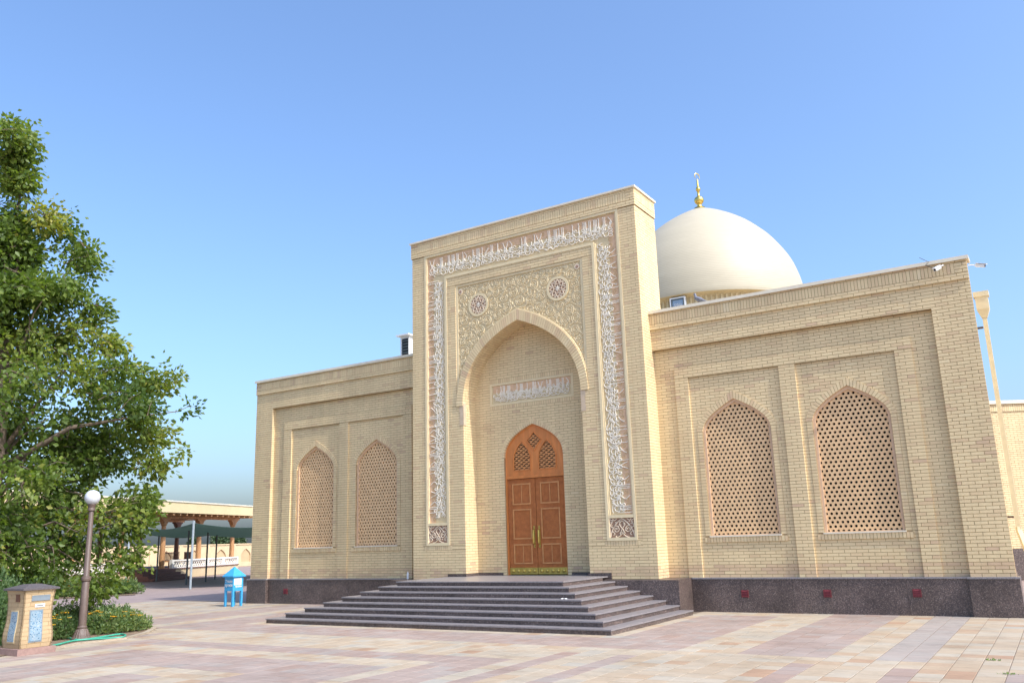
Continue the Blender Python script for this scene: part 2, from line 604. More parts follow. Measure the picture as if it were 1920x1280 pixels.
def brick_area(mb, mort, fr, u0, u1, z0, z1, hole=None, depth=0.02, key=None, phase=0.0, bl=BL):
    """running bond on the global course grid; hole(zmid) -> list of (a, b) gaps"""
    k = int(math.floor((z0 - ZB) / COURSE + 1e-6))
    while ZB + k * COURSE < z1 - 1e-4:
        za, zb = max(z0, ZB + k * COURSE), min(z1, ZB + (k + 1) * COURSE)
        runs = [(u0, u1)]
        if hole:
            for (a, b_) in hole((za + zb) / 2):
                nr = []
                for (p, q) in runs:
                    if b_ <= p or a >= q:
                        nr.append((p, q))
                    else:
                        if a - p > 0.004:
                            nr.append((p, a))
                        if q - b_ > 0.004:
                            nr.append((b_, q))
                runs = nr
        off = (bl / 2 if k % 2 else 0.0) + phase
        for (p, q) in runs:
            mort.quad(fr.p(p, za, 0), fr.p(q, za, 0), fr.p(q, zb, 0), fr.p(p, zb, 0))
            n0 = int(math.floor((p - off) / bl))
            cuts = [off + m_ * bl for m_ in range(n0, n0 + int((q - p) / bl) + 3)]
            cuts = [c_ for c_ in cuts if p + 0.055 < c_ < q - 0.055]
            for a, b_ in zip([p - JT / 2] + cuts, cuts + [q + JT / 2]):
                add_brick(mb, fr, a + JT / 2, b_ - JT / 2, za + JT / 2, zb - JT / 2, depth, key=key)
        k += 1


def soldier_row(mb, mort, fr, u0, u1, z0, z1, depth=0.02, w=COURSE, proud=0.007):
    n = max(1, round((u1 - u0) / w))
    w = (u1 - u0) / n
    mort.quad(fr.p(u0, z0, 0), fr.p(u1, z0, 0), fr.p(u1, z1, 0), fr.p(u0, z1, 0))
    base = 0
    for i in range(n):
        t = min(1, max(0, random.gauss(0.55, 0.15)))
        emit_brick(mb, fr, u0 + i * w + JT / 2, u0 + (i + 1) * w - JT / 2, z0 + JT / 2, z1 - JT / 2, depth, proud, t)


def header_stack(mb, mort, fr, u0, u1, z0, z1, depth=0.02, proud=0.009):
    k = int(math.floor((z0 - ZB) / COURSE + 1e-6))
    mort.quad(fr.p(u0, z0, 0.001), fr.p(u1, z0, 0.001), fr.p(u1, z1, 0.001), fr.p(u0, z1, 0.001))
    while ZB + k * COURSE < z1 - 1e-4:
        za, zb = max(z0, ZB + k * COURSE), min(z1, ZB + (k + 1) * COURSE)
        if zb - za > 0.03:
            emit_brick(mb, fr, u0 + JT / 2, u1 - JT / 2, za + JT / 2, zb - JT / 2, depth, proud, min(1, max(0, random.gauss(0.55, 0.15))))
        k += 1


# ------------------------------------------------------------------ arches
SHAPES = {'win': (0.97, 0.36, 0.56, 0.68), 'main': (1.0, 0.50, 0.60, 0.82), 'door': (1.0, 0.50, 0.55, 0.78)}


def arch_pts(a, zs, za, n=48, shape='win'):
    """right half, springing to apex"""
    h = za - zs
    k0, k1, k2, h2 = SHAPES[shape]
    P = [(a, zs), (k0 * a, zs + k1 * h), (k2 * a, zs + h2 * h), (0, za)]
    out = []
    for i in range(n + 1):
        t = i / n
        c = [(1 - t) ** 3, 3 * t * (1 - t) ** 2, 3 * t * t * (1 - t), t ** 3]
        out.append((sum(c[j] * P[j][0] for j in range(4)), sum(c[j] * P[j][1] for j in range(4))))
    return out


def arch_half_width(pts, z):
    if z <= pts[0][1]:
        return pts[0][0]
    for (x0, z0), (x1, z1) in zip(pts, pts[1:]):
        if z0 <= z <= z1:
            f = (z - z0) / (z1 - z0 + 1e-9)
            return x0 + (x1 - x0) * f
    return None


def resample(pts, n):
    L = [0]
    for p, q in zip(pts, pts[1:]):
        L.append(L[-1] + math.dist(p, q))
    out = []
    j = 0
    for i in range(n + 1):
        s = L[-1] * i / n
        while j < len(L) - 2 and L[j + 1] < s:
            j += 1
        f = (s - L[j]) / (L[j + 1] - L[j] + 1e-9)
        out.append(tuple(p + (q - p) * f for p, q in zip(pts[j], pts[j + 1])))
    return out, L[-1]


def arch_ring(mb, mort, fr, uc, a, zs, za, w, proud, depth, wa=None, step=COURSE, mat=0, shape='win'):
    """voussoirs round a pointed arch, both halves"""
    inner = arch_pts(a, zs, za, 48, shape)
    outer = arch_pts(a + w, zs, za + (wa or w * 1.3), 48, shape)
    # same parameter on both curves, equal steps along the inner one
    pairs = [(*p, *q) for p, q in zip(inner, outer)]
    L = [0]
    for p, q in zip(inner, inner[1:]):
        L.append(L[-1] + math.dist(p, q))
    n = max(4, round(L[-1] / step))
    res = []
    j = 0
    for i in range(n + 1):
        s = L[-1] * i / n
        while j < len(L) - 2 and L[j + 1] < s:
            j += 1
        f = (s - L[j]) / (L[j + 1] - L[j])
        res.append([p + (q - p) * f for p, q in zip(pairs[j], pairs[j + 1])])
    for sgn in (1, -1):
        for i in range(n):
            p, q = res[i], res[i + 1]
            g = 0.5 * JT / step

            def L2(k, f):
                return p[k] + (q[k] - p[k]) * f
            A = (uc + sgn * L2(0, g), L2(1, g))
            B = (uc + sgn * L2(2, g), L2(3, g))
            Cc = (uc + sgn * L2(2, 1 - g), L2(3, 1 - g))
            D = (uc + sgn * L2(0, 1 - g), L2(1, 1 - g))
            o = [A, B, Cc, D] if sgn > 0 else [B, A, D, Cc]
            t = min(1, max(0, random.gauss(0.52, 0.16)))
            mb.hexa([fr.p(x, z, proud) for x, z in o] + [fr.p(x, z, -depth) for x, z in o], mat, t)
            p, q = [[r_[0] + (r_[2] - r_[0]) * 0.04, r_[1] + (r_[3] - r_[1]) * 0.04, r_[2] + (r_[0] - r_[2]) * 0.04, r_[3] + (r_[1] - r_[3]) * 0.04] for r_ in (p, q)]
            o = [(uc + sgn * p[0], p[1]), (uc + sgn * p[2], p[3]), (uc + sgn * q[2], q[3]), (uc + sgn * q[0], q[1])]
            if sgn < 0:
                o = [o[1], o[0], o[3], o[2]]
            mort.hexa([fr.p(x, z, proud - 0.006) for x, z in o] + [fr.p(x, z, -depth + 0.002) for x, z in o])


def ribbon(mb, fr, pts, w, h, mat=0, base=0.0, taper=True, tint=0.5):
    """raised stroke on a plane; pts in (u, z)"""
    n = len(pts)
    k0 = len(mb.v)
    for i, (u, z) in enumerate(pts):
        a, b_ = pts[max(i - 1, 0)], pts[min(i + 1, n - 1)]
        dx, dz = b_[0] - a[0], b_[1] - a[1]
        L = math.hypot(dx, dz) or 1
        nx, nz = -dz / L, dx / L
        ww = w if not hasattr(w, '__call__') else w(i / (n - 1))
        if taper and (i == 0 or i == n - 1):
            ww *= 0.45
        mb.v += [fr.p(u + nx * ww / 2, z + nz * ww / 2, base), fr.p(u + nx * ww * 0.36, z + nz * ww * 0.36, base + h),
                 fr.p(u - nx * ww * 0.36, z - nz * ww * 0.36, base + h), fr.p(u - nx * ww / 2, z - nz * ww / 2, base)]
    for i in range(n - 1):
        a = k0 + 4 * i
        for j in range(3):
            mb.f.append((a + j, a + j + 1, a + j + 5, a + j + 4))
            mb.m.append(mat)
            mb.t.append(tint)
    mb.f.append((k0, k0 + 3, k0 + 2, k0 + 1))
    e = k0 + 4 * (n - 1)
    mb.f.append((e, e + 1, e + 2, e + 3))
    mb.m += [mat, mat]
    mb.t += [tint, tint]


def disc(mb, fr, u, z, r_, h, base=0.0, n=10, mat=0, r_top=0.85):
    a = [(u + r_ * math.cos(2 * math.pi * i / n), z + r_ * math.sin(2 * math.pi * i / n)) for i in range(n)]
    b_ = [(u + r_ * r_top * math.cos(2 * math.pi * i / n), z + r_ * r_top * math.sin(2 * math.pi * i / n)) for i in range(n)]
    vs = [fr.p(x, y, base) for x, y in a] + [fr.p(x, y, base + h) for x, y in b_]
    fs = [tuple(range(n, 2 * n))] + [(i, (i + 1) % n, n + (i + 1) % n, n + i) for i in range(n)]
    mb.faces(vs, fs, mat)


def plate(mb, fr, outer, holes, d0, d1, mat=0):
    """flat plate with holes: outline and holes in (u, z), ccw outer"""
    loops = [outer] + holes
    tri = tessellate_polygon([[Vector((x, z, 0)) for x, z in lp] for lp in loops])
    flat = [p for lp in loops for p in lp]
    k0 = len(mb.v)
    mb.v += [fr.p(x, z, d1) for x, z in flat]
    for t in tri:
        a, b_, c = [flat[i] for i in t]
        s = (b_[0] - a[0]) * (c[1] - a[1]) - (b_[1] - a[1]) * (c[0] - a[0])
        t = tuple(t) if s > 0 else (t[0], t[2], t[1])
        mb.f.append(tuple(k0 + i for i in t))
        mb.m.append(mat)
        mb.t.append(0.5)
    for li, lp in enumerate(loops):
        for (p, q) in zip(lp, lp[1:] + lp[:1]):
            mb.quad(fr.p(*p, d0), fr.p(*q, d0), fr.p(*q, d1), fr.p(*p, d1), mat)


def smooth(pts, sub=4):
    if len(pts) < 3:
        return pts
    out = []
    P = [pts[0]] + list(pts) + [pts[-1]]
    for i in range(1, len(P) - 2):
        p0, p1, p2, p3 = P[i - 1], P[i], P[i + 1], P[i + 2]
        for j in range(sub):
            t = j / sub
            out.append(tuple(0.5 * (2 * p1[k] + (p2[k] - p0[k]) * t + (2 * p0[k] - 5 * p1[k] + 4 * p2[k] - p3[k]) * t * t + (3 * p1[k] - p0[k] - 3 * p2[k] + p3[k]) * t ** 3) for k in range(2)))
    out.append(pts[-1])
    return out


# pen strokes of a tall, tightly stacked script: x runs in reading direction, y up (0..1)
TALL = [
    [[(0.03, 0.97), (0.0, 0.92), (0.0, 0.3)]],
    [[(0.03, 0.97), (0.0, 0.92), (0.0, 0.26), (0.06, 0.17), (0.16, 0.2), (0.2, 0.28)]],
    [[(0.03, 0.97), (0.0, 0.92), (0.0, 0.3)], [(0.11, 0.97), (0.08, 0.92), (0.08, 0.28), (0.16, 0.22)]],
    [[(0.0, 0.95), (0.12, 0.62), (0.3, 0.36)], [(0.3, 0.95), (0.2, 0.66), (0.04, 0.36), (0.12, 0.28), (0.26, 0.34)]],
    [[(0.22, 0.96), (0.06, 0.72), (0.16, 0.56), (0.18, 0.4), (0.02, 0.34)]],
    [[(0.03, 0.96), (0.0, 0.9), (0.0, 0.34)], [(0.1, 0.96), (0.07, 0.9), (0.07, 0.34)], [(0.17, 0.96), (0.14, 0.9), (0.14, 0.3), (0.22, 0.26)]],
    [[(0.0, 0.9), (0.1, 0.74), (0.26, 0.6)], [(0.02, 0.62), (0.12, 0.52), (0.3, 0.5)]],
]
LOW = [
    [[(0.0, 0.2), (0.02, 0.06), (0.13, 0.0), (0.24, 0.06), (0.27, 0.2)]],
    [[(0.08, 0.12), (0.02, 0.18), (0.08, 0.24), (0.13, 0.17), (0.08, 0.1), (0.13, 0.02), (0.25, 0.0)]],
    [[(0.0, 0.16), (0.05, 0.06), (0.1, 0.16), (0.14, 0.06), (0.19, 0.16), (0.24, 0.02), (0.34, 0.0), (0.38, 0.12)]],
    [[(0.0, 0.1), (0.06, 0.2), (0.14, 0.18), (0.12, 0.06), (0.04, 0.04)], [(0.12, 0.06), (0.28, 0.05)]],
    [[(0.18, 0.22), (0.06, 0.22), (0.04, 0.13), (0.14, 0.12), (0.03, 0.06), (0.06, -0.02), (0.2, 0.0)]],
    [[(0.0, 0.08), (0.12, 0.04), (0.3, 0.08), (0.38, 0.16), (0.28, 0.2), (0.2, 0.12)]],
    [[(0.02, 0.18), (0.08, 0.08), (0.18, 0.04), (0.24, 0.1)]],
    [[(0.0, 0.0), (0.1, 0.1), (0.24, 0.12), (0.3, 0.22), (0.22, 0.26), (0.18, 0.16)]],
]


def calligraphy(mb, fr, mapf, length, unit, w=0.042, h=0.03, low_rows=(0.02, 0.16, 0.30, 0.43), tall=True, base=0.0):
    """mapf(s, v) -> (u, z); length in metres"""
    def put(strokes, s, y, k=1.0):
        for st in strokes:
            q = smooth([(s + p[0] * k * unit, y + p[1] * k) for p in st])
            q = [mapf(min(max(p[0], 0.0), length), min(max(p[1], 0.0), 1.0)) for p in q]
            ribbon(mb, fr, q, w * random.uniform(0.85, 1.1), h * random.uniform(0.8, 1.1), base=base)

    for ri, y in enumerate(low_rows):
        s = random.uniform(0, 0.1) * unit
        while s < length - 0.3 * unit:
            g = random.choice(LOW)
            k = random.uniform(0.85, 1.15)
            put(g, s, y + random.uniform(-0.02, 0.03), k)
            s += (max(p[0] for st in g for p in st) * k * 0.92 + 0.02) * unit
            if random.random() < 0.5:
                c = mapf(min(s, length), y + random.uniform(0.0, 0.2))
                disc(mb, fr, c[0], c[1], w * 0.65, h, base, 4)
    if tall:
        s = 0.02 * unit
        while s < length - 0.3 * unit:
            g = random.choices(TALL, (4, 4, 3, 1.6, 1.6, 2.5, 1.5))[0]
            put(g, s, 0.0)
            s += (max(p[0] for st in g for p in st) + random.choice((0.08, 0.1, 0.16, 0.3))) * unit
            if random.random() < 0.5:
                c = mapf(min(s, length), random.uniform(0.6, 0.9))
                ribbon(mb, fr, [c, (c[0] + 0.04, c[1] + 0.035)], w * 0.8, h, base=base)


def spiral(u, z, r_, a0, turns, sgn, n=None):
    n = n or int(14 * turns)
    out = []
    for i in range(n + 1):
        t = i / n
        rr_ = r_ * (1 - 0.82 * t)
        a = a0 + sgn * 2 * math.pi * turns * t
        out.append((u + rr_ * math.cos(a), z + rr_ * math.sin(a)))
    return out


def arabesque(mb, fr, inside, box, radii, w, h, base=0.0, gap=0.012, tries=1500, seed=3, keep=()):
    rnd = random.Random(seed)
    circ = list(keep)
    fixed = len(circ)
    u0, u1, z0, z1 = box
    for r_ in radii:
        for _ in range(int(tries * (1 + 0.12 / r_))):
            u, z = rnd.uniform(u0, u1), rnd.uniform(z0, z1)
            if not inside(u, z, r_ * 0.92):
                continue
            if all((u - a) ** 2 + (z - b_) ** 2 > (r_ + c + gap) ** 2 for a, b_, c in circ):
                circ.append((u, z, r_))
    for (u, z, r_) in circ[fixed:]:
        sg = rnd.choice((-1, 1))
        a0 = rnd.uniform(0, 6.28)
        if r_ > 0.075:
            turns = 2.4 if r_ > 0.125 else 1.8
            ribbon(mb, fr, spiral(u, z, r_ - w * 0.3, a0, turns, sg), w, h, base=base)
            disc(mb, fr, u, z, w * 0.75, h * 1.2, base, 7)
            for k in range(int(r_ / 0.026)):
                a = a0 + rnd.uniform(0, 6.28)
                q = r_ * rnd.uniform(0.45, 0.8)
                c, s_ = math.cos(a), math.sin(a)
                ribbon(mb, fr, smooth([(u + q * c, z + q * s_), (u + q * c - 0.03 * s_, z + q * s_ + 0.03 * c), (u + (q + 0.05) * c - 0.05 * s_, z + (q + 0.05) * s_ + 0.04 * c)], 2), w * 0.9, h, base=base)
        else:
            c, s_ = math.cos(a0), math.sin(a0)
            L = r_ * 0.95
            ribbon(mb, fr, smooth([(u - L * c, z - L * s_), (u - 0.4 * L * s_ * sg, z + 0.4 * L * c * sg), (u + L * c, z + L * s_)], 3), w, h, base=base)
    return circ


# ================================================================== THE BUILDING
XP, YP, XE, HW, HP = 3.874, -0.54, 11.54, 7.72, 11.22
Y1, YS_, YPAN = 0.12, 0.08, 0.13
mos = thing('domed_brick_building', 'pale brick domed building with tall carved entrance portal and arched lattice windows', 'building')
WALLS = {}
for k in ('right', 'left', 'portal', 'niche'):
    WALLS[k] = (MB(), MB())       # bricks, mortar

WIN = [(5.93, 0.87), (8.67, 0.87)]
SILL, WS, WA = 1.77, 4.40, 5.17
win_mid = arch_pts(0.87 + 0.075, WS, WA + 0.10)


def win_hole(s):
    def f(z):
        if z < SILL - 0.13 or z > WA + 0.10:
            return []
        hw = arch_half_width(win_mid, z)
        return [(s * uc - hw, s * uc + hw) for uc, a in WIN]
    return f


def mx(s, a, b_):
    return (a, b_) if s > 0 else (-b_, -a)


def returns(mort, x, ya, yb, z0, z1, face):
    """mortar face of a step in depth, facing +X or -X"""
    p = [(x, ya, z0), (x, yb, z0), (x, yb, z1), (x, ya, z1)]
    mort.poly(p if face > 0 else p[::-1])


for s, k in ((1, 'right'), (-1, 'left')):
    br, mo = WALLS[k]
    f0, f1, fs, fp, fc = front(0), front(Y1), front(YS_), front(YPAN), front(-0.045)
    # outer pilaster and broad top band
    brick_area(br, mo, f0, *mx(s, 10.70, XE), ZB, 7.22, depth=0.13, key=k)
    brick_area(br, mo, f0, *mx(s, XP, 10.70), 6.66, 7.22, depth=0.13, key=k)
    mo.quad(*[(x, y, 6.664) for x, y in ((mx(s, XP, 10.70)[0], 0), (mx(s, XP, 10.70)[0], Y1), (mx(s, XP, 10.70)[1], Y1), (mx(s, XP, 10.70)[1], 0))])
    returns(mo, s * 10.704, 0, Y1, ZB, 6.66, -s)
    # first recess
    brick_area(br, mo, f1, *mx(s, XP, 4.43), ZB, 6.66, key=k)
    brick_area(br, mo, f1, *mx(s, 10.17, 10.70), ZB, 6.66, key=k)
    brick_area(br, mo, f1, *mx(s, 4.43, 10.17), 6.13, 6.66, key=k)
    # raised field with the two window bays
    for a, b_ in ((4.43, 4.79), (7.14, 7.53), (9.80, 10.17)):
        brick_area(br, mo, fs, *mx(s, a, b_), ZB, 5.83, depth=0.06, key=k)
    brick_area(br, mo, fs, *mx(s, 4.43, 10.17), 5.83, 6.13, depth=0.06, key=k)
    returns(mo, s * 4.434, YS_, Y1, ZB, 6.13, -s)
    returns(mo, s * 10.166, YS_, Y1, ZB, 6.13, s)
    for a, b_ in ((4.79, 7.14), (7.53, 9.80)):
        brick_area(br, mo, fp, *mx(s, a, b_), ZB, 5.83, hole=win_hole(s), key=k)
        returns(mo, s * (a - 0.004), YS_, YPAN, ZB, 5.83, s)
        returns(mo, s * (b_ + 0.004), YS_, YPAN, ZB, 5.83, -s)
        q = mx(s, a, b_)
        mo.quad((q[0], YS_, 5.834), (q[0], YPAN, 5.834), (q[1], YPAN, 5.834), (q[1], YS_, 5.834))
    for uc, a in WIN:
        u = s * uc
        arch_ring(br, mo, fp, u, a, WS, WA, 0.15, 0.02, 0.10)
        for sg in (-1, 1):
            q = sorted((u + sg * a, u + sg * (a + 0.14)))
            header_stack(br, mo, Frame((0, YPAN - 0.011, 0), (1, 0, 0)), q[0], q[1], SILL, WS, depth=0.11)
            returns(mo, u + sg * (a + 0.003), YPAN - 0.01, YPAN + 0.1, SILL, WS, -sg)
        soldier_row(br, mo, Frame((0, YPAN - 0.03, 0), (1, 0, 0)), u - a - 0.16, u + a + 0.16, SILL - 0.135, SILL, depth=0.06)
    # cornice
    q = mx(s, XP, XE)
    q2 = mx(s, XP, XE - 0.26)
    brick_area(br, mo, fc, *q, 7.22, 7.22 + 0.15, depth=0.08)
    soldier_row(br, mo, fc, *q2, 7.37, 7.62, depth=0.08)
    brick_area(br, mo, fc, *mx(s, XE - 0.26, XE), 7.37, 7.62, depth=0.08)
    brick_area(br, mo, fc, *q, 7.62, 7.69, depth=0.08)
    mo.quad((q[0], -0.045, 7.222), (q[0], 0.0, 7.222), (q[1], 0.0, 7.222), (q[1], -0.045, 7.222))
# end walls of the wings, slightly splayed towards the back, and the right return of the cornice
for s, k in ((1, 'right'), (-1, 'left')):
    br, mo = WALLS[k]
    L, sk = 9.0, 0.055
    u = Vector((-s * sk, 1, 0)).normalized()
    fr = Frame((XE, 0, 0), u) if s > 0 else Frame((-XE + sk * L, L, 0), (-u.x, -u.y, 0))
    brick_area(br, mo, fr, 0.0, L, ZB, 7.69, depth=0.02)

# ---------------- portal
br, mo = WALLS['portal']
fpz = front(YP)
AW, AS, AA = 1.975, 5.75, 8.06
arch_mid = arch_pts(AW + 0.10, AS, AA + 0.14, shape='main')


def arch_hole(z):
    if z < AS:
        return [(-AW, AW)]
    hw = arch_half_width(arch_mid, z)
    return [(-hw, hw)] if hw else []


for s in (1, -1):
    brick_area(br, mo, fpz, *mx(s, 3.51, XP), ZB, 10.68, key='portal', depth=0.02)
    header_stack(br, mo, fpz, *mx(s, 3.38, 3.51), 1.75, 10.68)
    brick_area(br, mo, fpz, *mx(s, AW, 3.51), ZB, 1.75 - 0.13, key='portal', depth=0.02)
    brick_area(br, mo, fpz, *mx(s, AW, 2.45), 1.62, 1.75, depth=0.02)
    soldier_row(br, mo, fpz, *mx(s, 2.45, 3.45), 1.62, 1.75)
    brick_area(br, mo, fpz, *mx(s, 3.45, 3.51), 1.62, 1.75, depth=0.02)
    brick_area(br, mo, fpz, *mx(s, AW, 2.39), 1.75, AS, key='portal', depth=0.02)
    brick_area(br, mo, fpz, *mx(s, 2.20, 2.39), AS, 9.50, key='portal', depth=0.06)
    header_stack(br, mo, fpz, *mx(s, 2.39, 2.52), 1.75, 9.50)
    returns(mo, s * 2.204, YP, YP + 0.05, AS, 9.50, -s)
brick_area(br, mo, fpz, -2.52, 2.52, 9.50, 9.79, key='portal', depth=0.06)
mo.quad((-2.2, YP, 9.504), (-2.2, YP + 0.05, 9.504), (2.2, YP + 0.05, 9.504), (2.2, YP, 9.504))
arch_ring(br, mo, fpz, 0, AW, AS, AA, 0.225, 0.035, 0.10, wa=0.32, shape='main')
fcz = front(YP - 0.03)
brick_area(br, mo, fcz, -XP - 0.03, XP + 0.03, 10.68, 10.83, depth=0.05)
soldier_row(br, mo, fcz, -XP + 0.23, XP - 0.23, 10.83, 11.08, depth=0.05)
for s in (1, -1):
    brick_area(br, mo, fcz, *mx(s, XP - 0.23, XP + 0.03), 10.83, 11.08, depth=0.05)
brick_area(br, mo, fcz, -XP - 0.03, XP + 0.03, 11.08, 11.17, depth=0.05)
mo.quad((-XP, YP - 0.03, 10.684), (-XP, YP, 10.684), (XP, YP, 10.684), (XP, YP - 0.03, 10.684))
# flanks of the portal
PB = 0.83
for s in (1, -1):
    fr = Frame((XP, 0, 0), (0, 1, 0)) if s > 0 else Frame((-XP, 0, 0), (0, -1, 0))
    fr2 = Frame((XP + 0.03, 0, 0), (0, 1, 0)) if s > 0 else Frame((-XP - 0.03, 0, 0), (0, -1, 0))
    a, b_ = (YP, PB) if s > 0 else (-PB, -YP)
    brick_area(br, mo, fr, a, b_, ZB, 10.68, depth=0.02)
    brick_area(br, mo, fr2, a, b_, 10.68, 10.83, depth=0.04)
    soldier_row(br, mo, fr2, a + 0.25, b_ - 0.25, 10.83, 11.08, depth=0.04)
    brick_area(br, mo, fr2, a, a + 0.25, 10.83, 11.08, depth=0.04)
    brick_area(br, mo, fr2, b_ - 0.25, b_, 10.83, 11.08, depth=0.04)
    brick_area(br, mo, fr2, a, b_, 11.08, 11.17, depth=0.04)
mo.quad((XP, YP, 10.684), (XP, PB, 10.684), (XP + 0.03, PB, 10.684), (XP + 0.03, YP, 10.684))
mo.quad((XP, PB, 7), (-XP, PB, 7), (-XP, PB, 11.17), (XP, PB, 11.17))

# ---------------- niche
br, mo = WALLS['niche']
YB = 0.08
FLOOR = 0.88
f_l = Frame((-AW, 0, 0), (0, 1, 0))
f_r = Frame((AW, 0, 0), (0, -1, 0))
brick_area(br, mo, f_l, YP, YB, FLOOR, AS, depth=0.02, phase=0.05)
brick_area(br, mo, f_r, -YB, -YP, FLOOR, AS, depth=0.02, phase=0.05)
ip, L = resample(arch_pts(AW, AS, AA, shape='main'), 42)
for s in (1, -1):
    for i in range(42):
        (x0, z0), (x1, z1) = ip[i], ip[i + 1]
        g = 0.07
        xa, za_, xb, zb_ = x0 + (x1 - x0) * g, z0 + (z1 - z0) * g, x1 + (x0 - x1) * g, z1 + (z0 - z1) * g
        tx, tz = z1 - z0, -(x1 - x0)
        l_ = math.hypot(tx, tz)
        tx, tz = tx / l_ * 0.03, tz / l_ * 0.03
        ys = [YP + 0.10, YP + 0.23, YP + 0.49, YB] if i % 2 else [YP + 0.10, YP + 0.36, YB]
        for ya, yb in zip(ys, ys[1:]):
            ya += JT / 2
            yb -= JT / 2
            P4 = [(s * xa, ya, za_), (s * xa, yb, za_), (s * xb, yb, zb_), (s * xb, ya, zb_)]
            Q4 = [(s * (xa + tx), ya, za_ + tz), (s * (xa + tx), yb, za_ + tz), (s * (xb + tx), yb, zb_ + tz), (s * (xb + tx), ya, zb_ + tz)]
            if s > 0:
                P4, Q4 = [P4[1], P4[0], P4[3], P4[2]], [Q4[1], Q4[0], Q4[3], Q4[2]]
            br.hexa(P4 + Q4, 0, min(1, max(0, random.gauss(0.5, 0.15))))
        e = 0.007 / 0.03
        P4 = [(s * (x0 + tx * e), YP + 0.05, z0 + tz * e), (s * (x0 + tx * e), YB + 0.02, z0 + tz * e), (s * (x1 + tx * e), YB + 0.02, z1 + tz * e), (s * (x1 + tx * e), YP + 0.05, z1 + tz * e)]
        mo.poly(P4 if s < 0 else P4[::-1])
DW, DZS, DZA = 0.98, 4.18, 5.10
door_mid = arch_pts(DW + 0.06, DZS, DZA + 0.08, shape='door')
big = arch_pts(AW + 0.02, AS, AA + 0.02, shape='main')


def back_hole(z):
    hw = arch_half_width(big, z)
    out = [(-9, -hw), (hw, 9)] if hw else [(-9, 9)]
    d = arch_half_width(door_mid, z)
    if d:
        out.append((-d, d))
    if 5.6195 < z < 6.5375:
        out.append((-1.54, 1.54))
    return out


fb = front(YB)
brick_area(br, mo, fb, -AW, AW, FLOOR, AA + 0.02, hole=back_hole, key='niche')
arch_ring(br, mo, fb, 0, DW, DZS, DZA, 0.13, 0.012, 0.08, shape='door')
for sg in (-1, 1):
    q = sorted((sg * DW, sg * (DW + 0.13)))
    header_stack(br, mo, front(YB - 0.004), q[0], q[1], FLOOR, DZS, depth=0.1)
    returns(mo, sg * (DW + 0.003), YB, YB + 0.1, FLOOR, DZS, -sg)
soldier_row(br, mo, fb, -1.42, 1.42, 5.6195, 5.735)
soldier_row(br, mo, fb, -1.42, 1.42, 6.405, 6.5375)
for sg in (-1, 1):
    brick_area(br, mo, fb, *sorted((sg * 1.42, sg * 1.54)), 5.6195, 6.5375, depth=0.02)

# nearest bricks become objects of their own, the rest is one field per wall
ALL_BRICKS.sort(key=lambda t: t[0])
wall_obj = {}
for k, (br, mo) in WALLS.items():
    wall_obj[k] = mo.build('wall', 'mortar', mos)
pool = {}
for i, (d, fr, u0, u1, z0, z1, depth, proud, t, key, mb) in enumerate(ALL_BRICKS):
    if i < 300:
        tk = (round(t * 7), round(depth, 2))
        if tk not in pool:
            q = MB()
            w_, h_ = (BL - JT) / 2, (COURSE - JT) / 2
            emit_brick(q, front(0), -w_, w_, -h_, h_, depth, proud, tk[0] / 7)
            o = q.build('brick', 'brick')
            pool[tk] = o.data
        else:
            o = bpy.data.objects.new('brick', pool[tk])
            col.objects.link(o)
        o.parent = wall_obj[key]
        o.location = fr.p((u0 + u1) / 2, (z0 + z1) / 2)
    else:
        emit_brick(mb, fr, u0, u1, z0, z1, depth, proud, t)
for k, (br, mo) in WALLS.items():
    stuff(br.build('brickwork', 'brick', wall_obj[k]))

# ---------------- windows: hexagon-pierced lattices
PITCH_ = 0.114


def lattice_mesh(a, name='lattice'):
    mb = MB()
    f = front(0)
    cut = arch_pts(a - 0.02, WS, WA - 0.03)
    rows = int((WA - SILL) / (PITCH_ * 0.866)) + 2
    R_, r_ = PITCH_ / math.sqrt(3), 0.0345
    for j in range(rows):
        z = SILL + 0.06 + j * PITCH_ * 0.866
        for i in range(-9, 10):
            u = (i + (0.5 if j % 2 else 0)) * PITCH_
            hw = arch_half_width(cut, z)
            if hw is None or abs(u) > hw - 0.035 + 0.06:
                continue
            hole = abs(u) < hw - 0.035
            out = [(u + R_ * math.cos(R(90 + 60 * q)), z + R_ * math.sin(R(90 + 60 * q))) for q in range(6)]
            if not hole:
                mb.poly([f.p(*p, -0.07) for p in out])
                continue
            inn = [(u + r_ * math.cos(R(90 + 60 * q)), z + r_ * math.sin(R(90 + 60 * q))) for q in range(6)]
            for q in range(6):
                o0, o1, i0, i1 = out[q], out[(q + 1) % 6], inn[q], inn[(q + 1) % 6]
                mb.quad(f.p(*o0, -0.07), f.p(*o1, -0.07), f.p(*i1, -0.07), f.p(*i0, -0.07))
                mb.quad(f.p(*i0, -0.07), f.p(*i1, -0.07), f.p(*i1, -0.12), f.p(*i0, -0.12))
    return mb


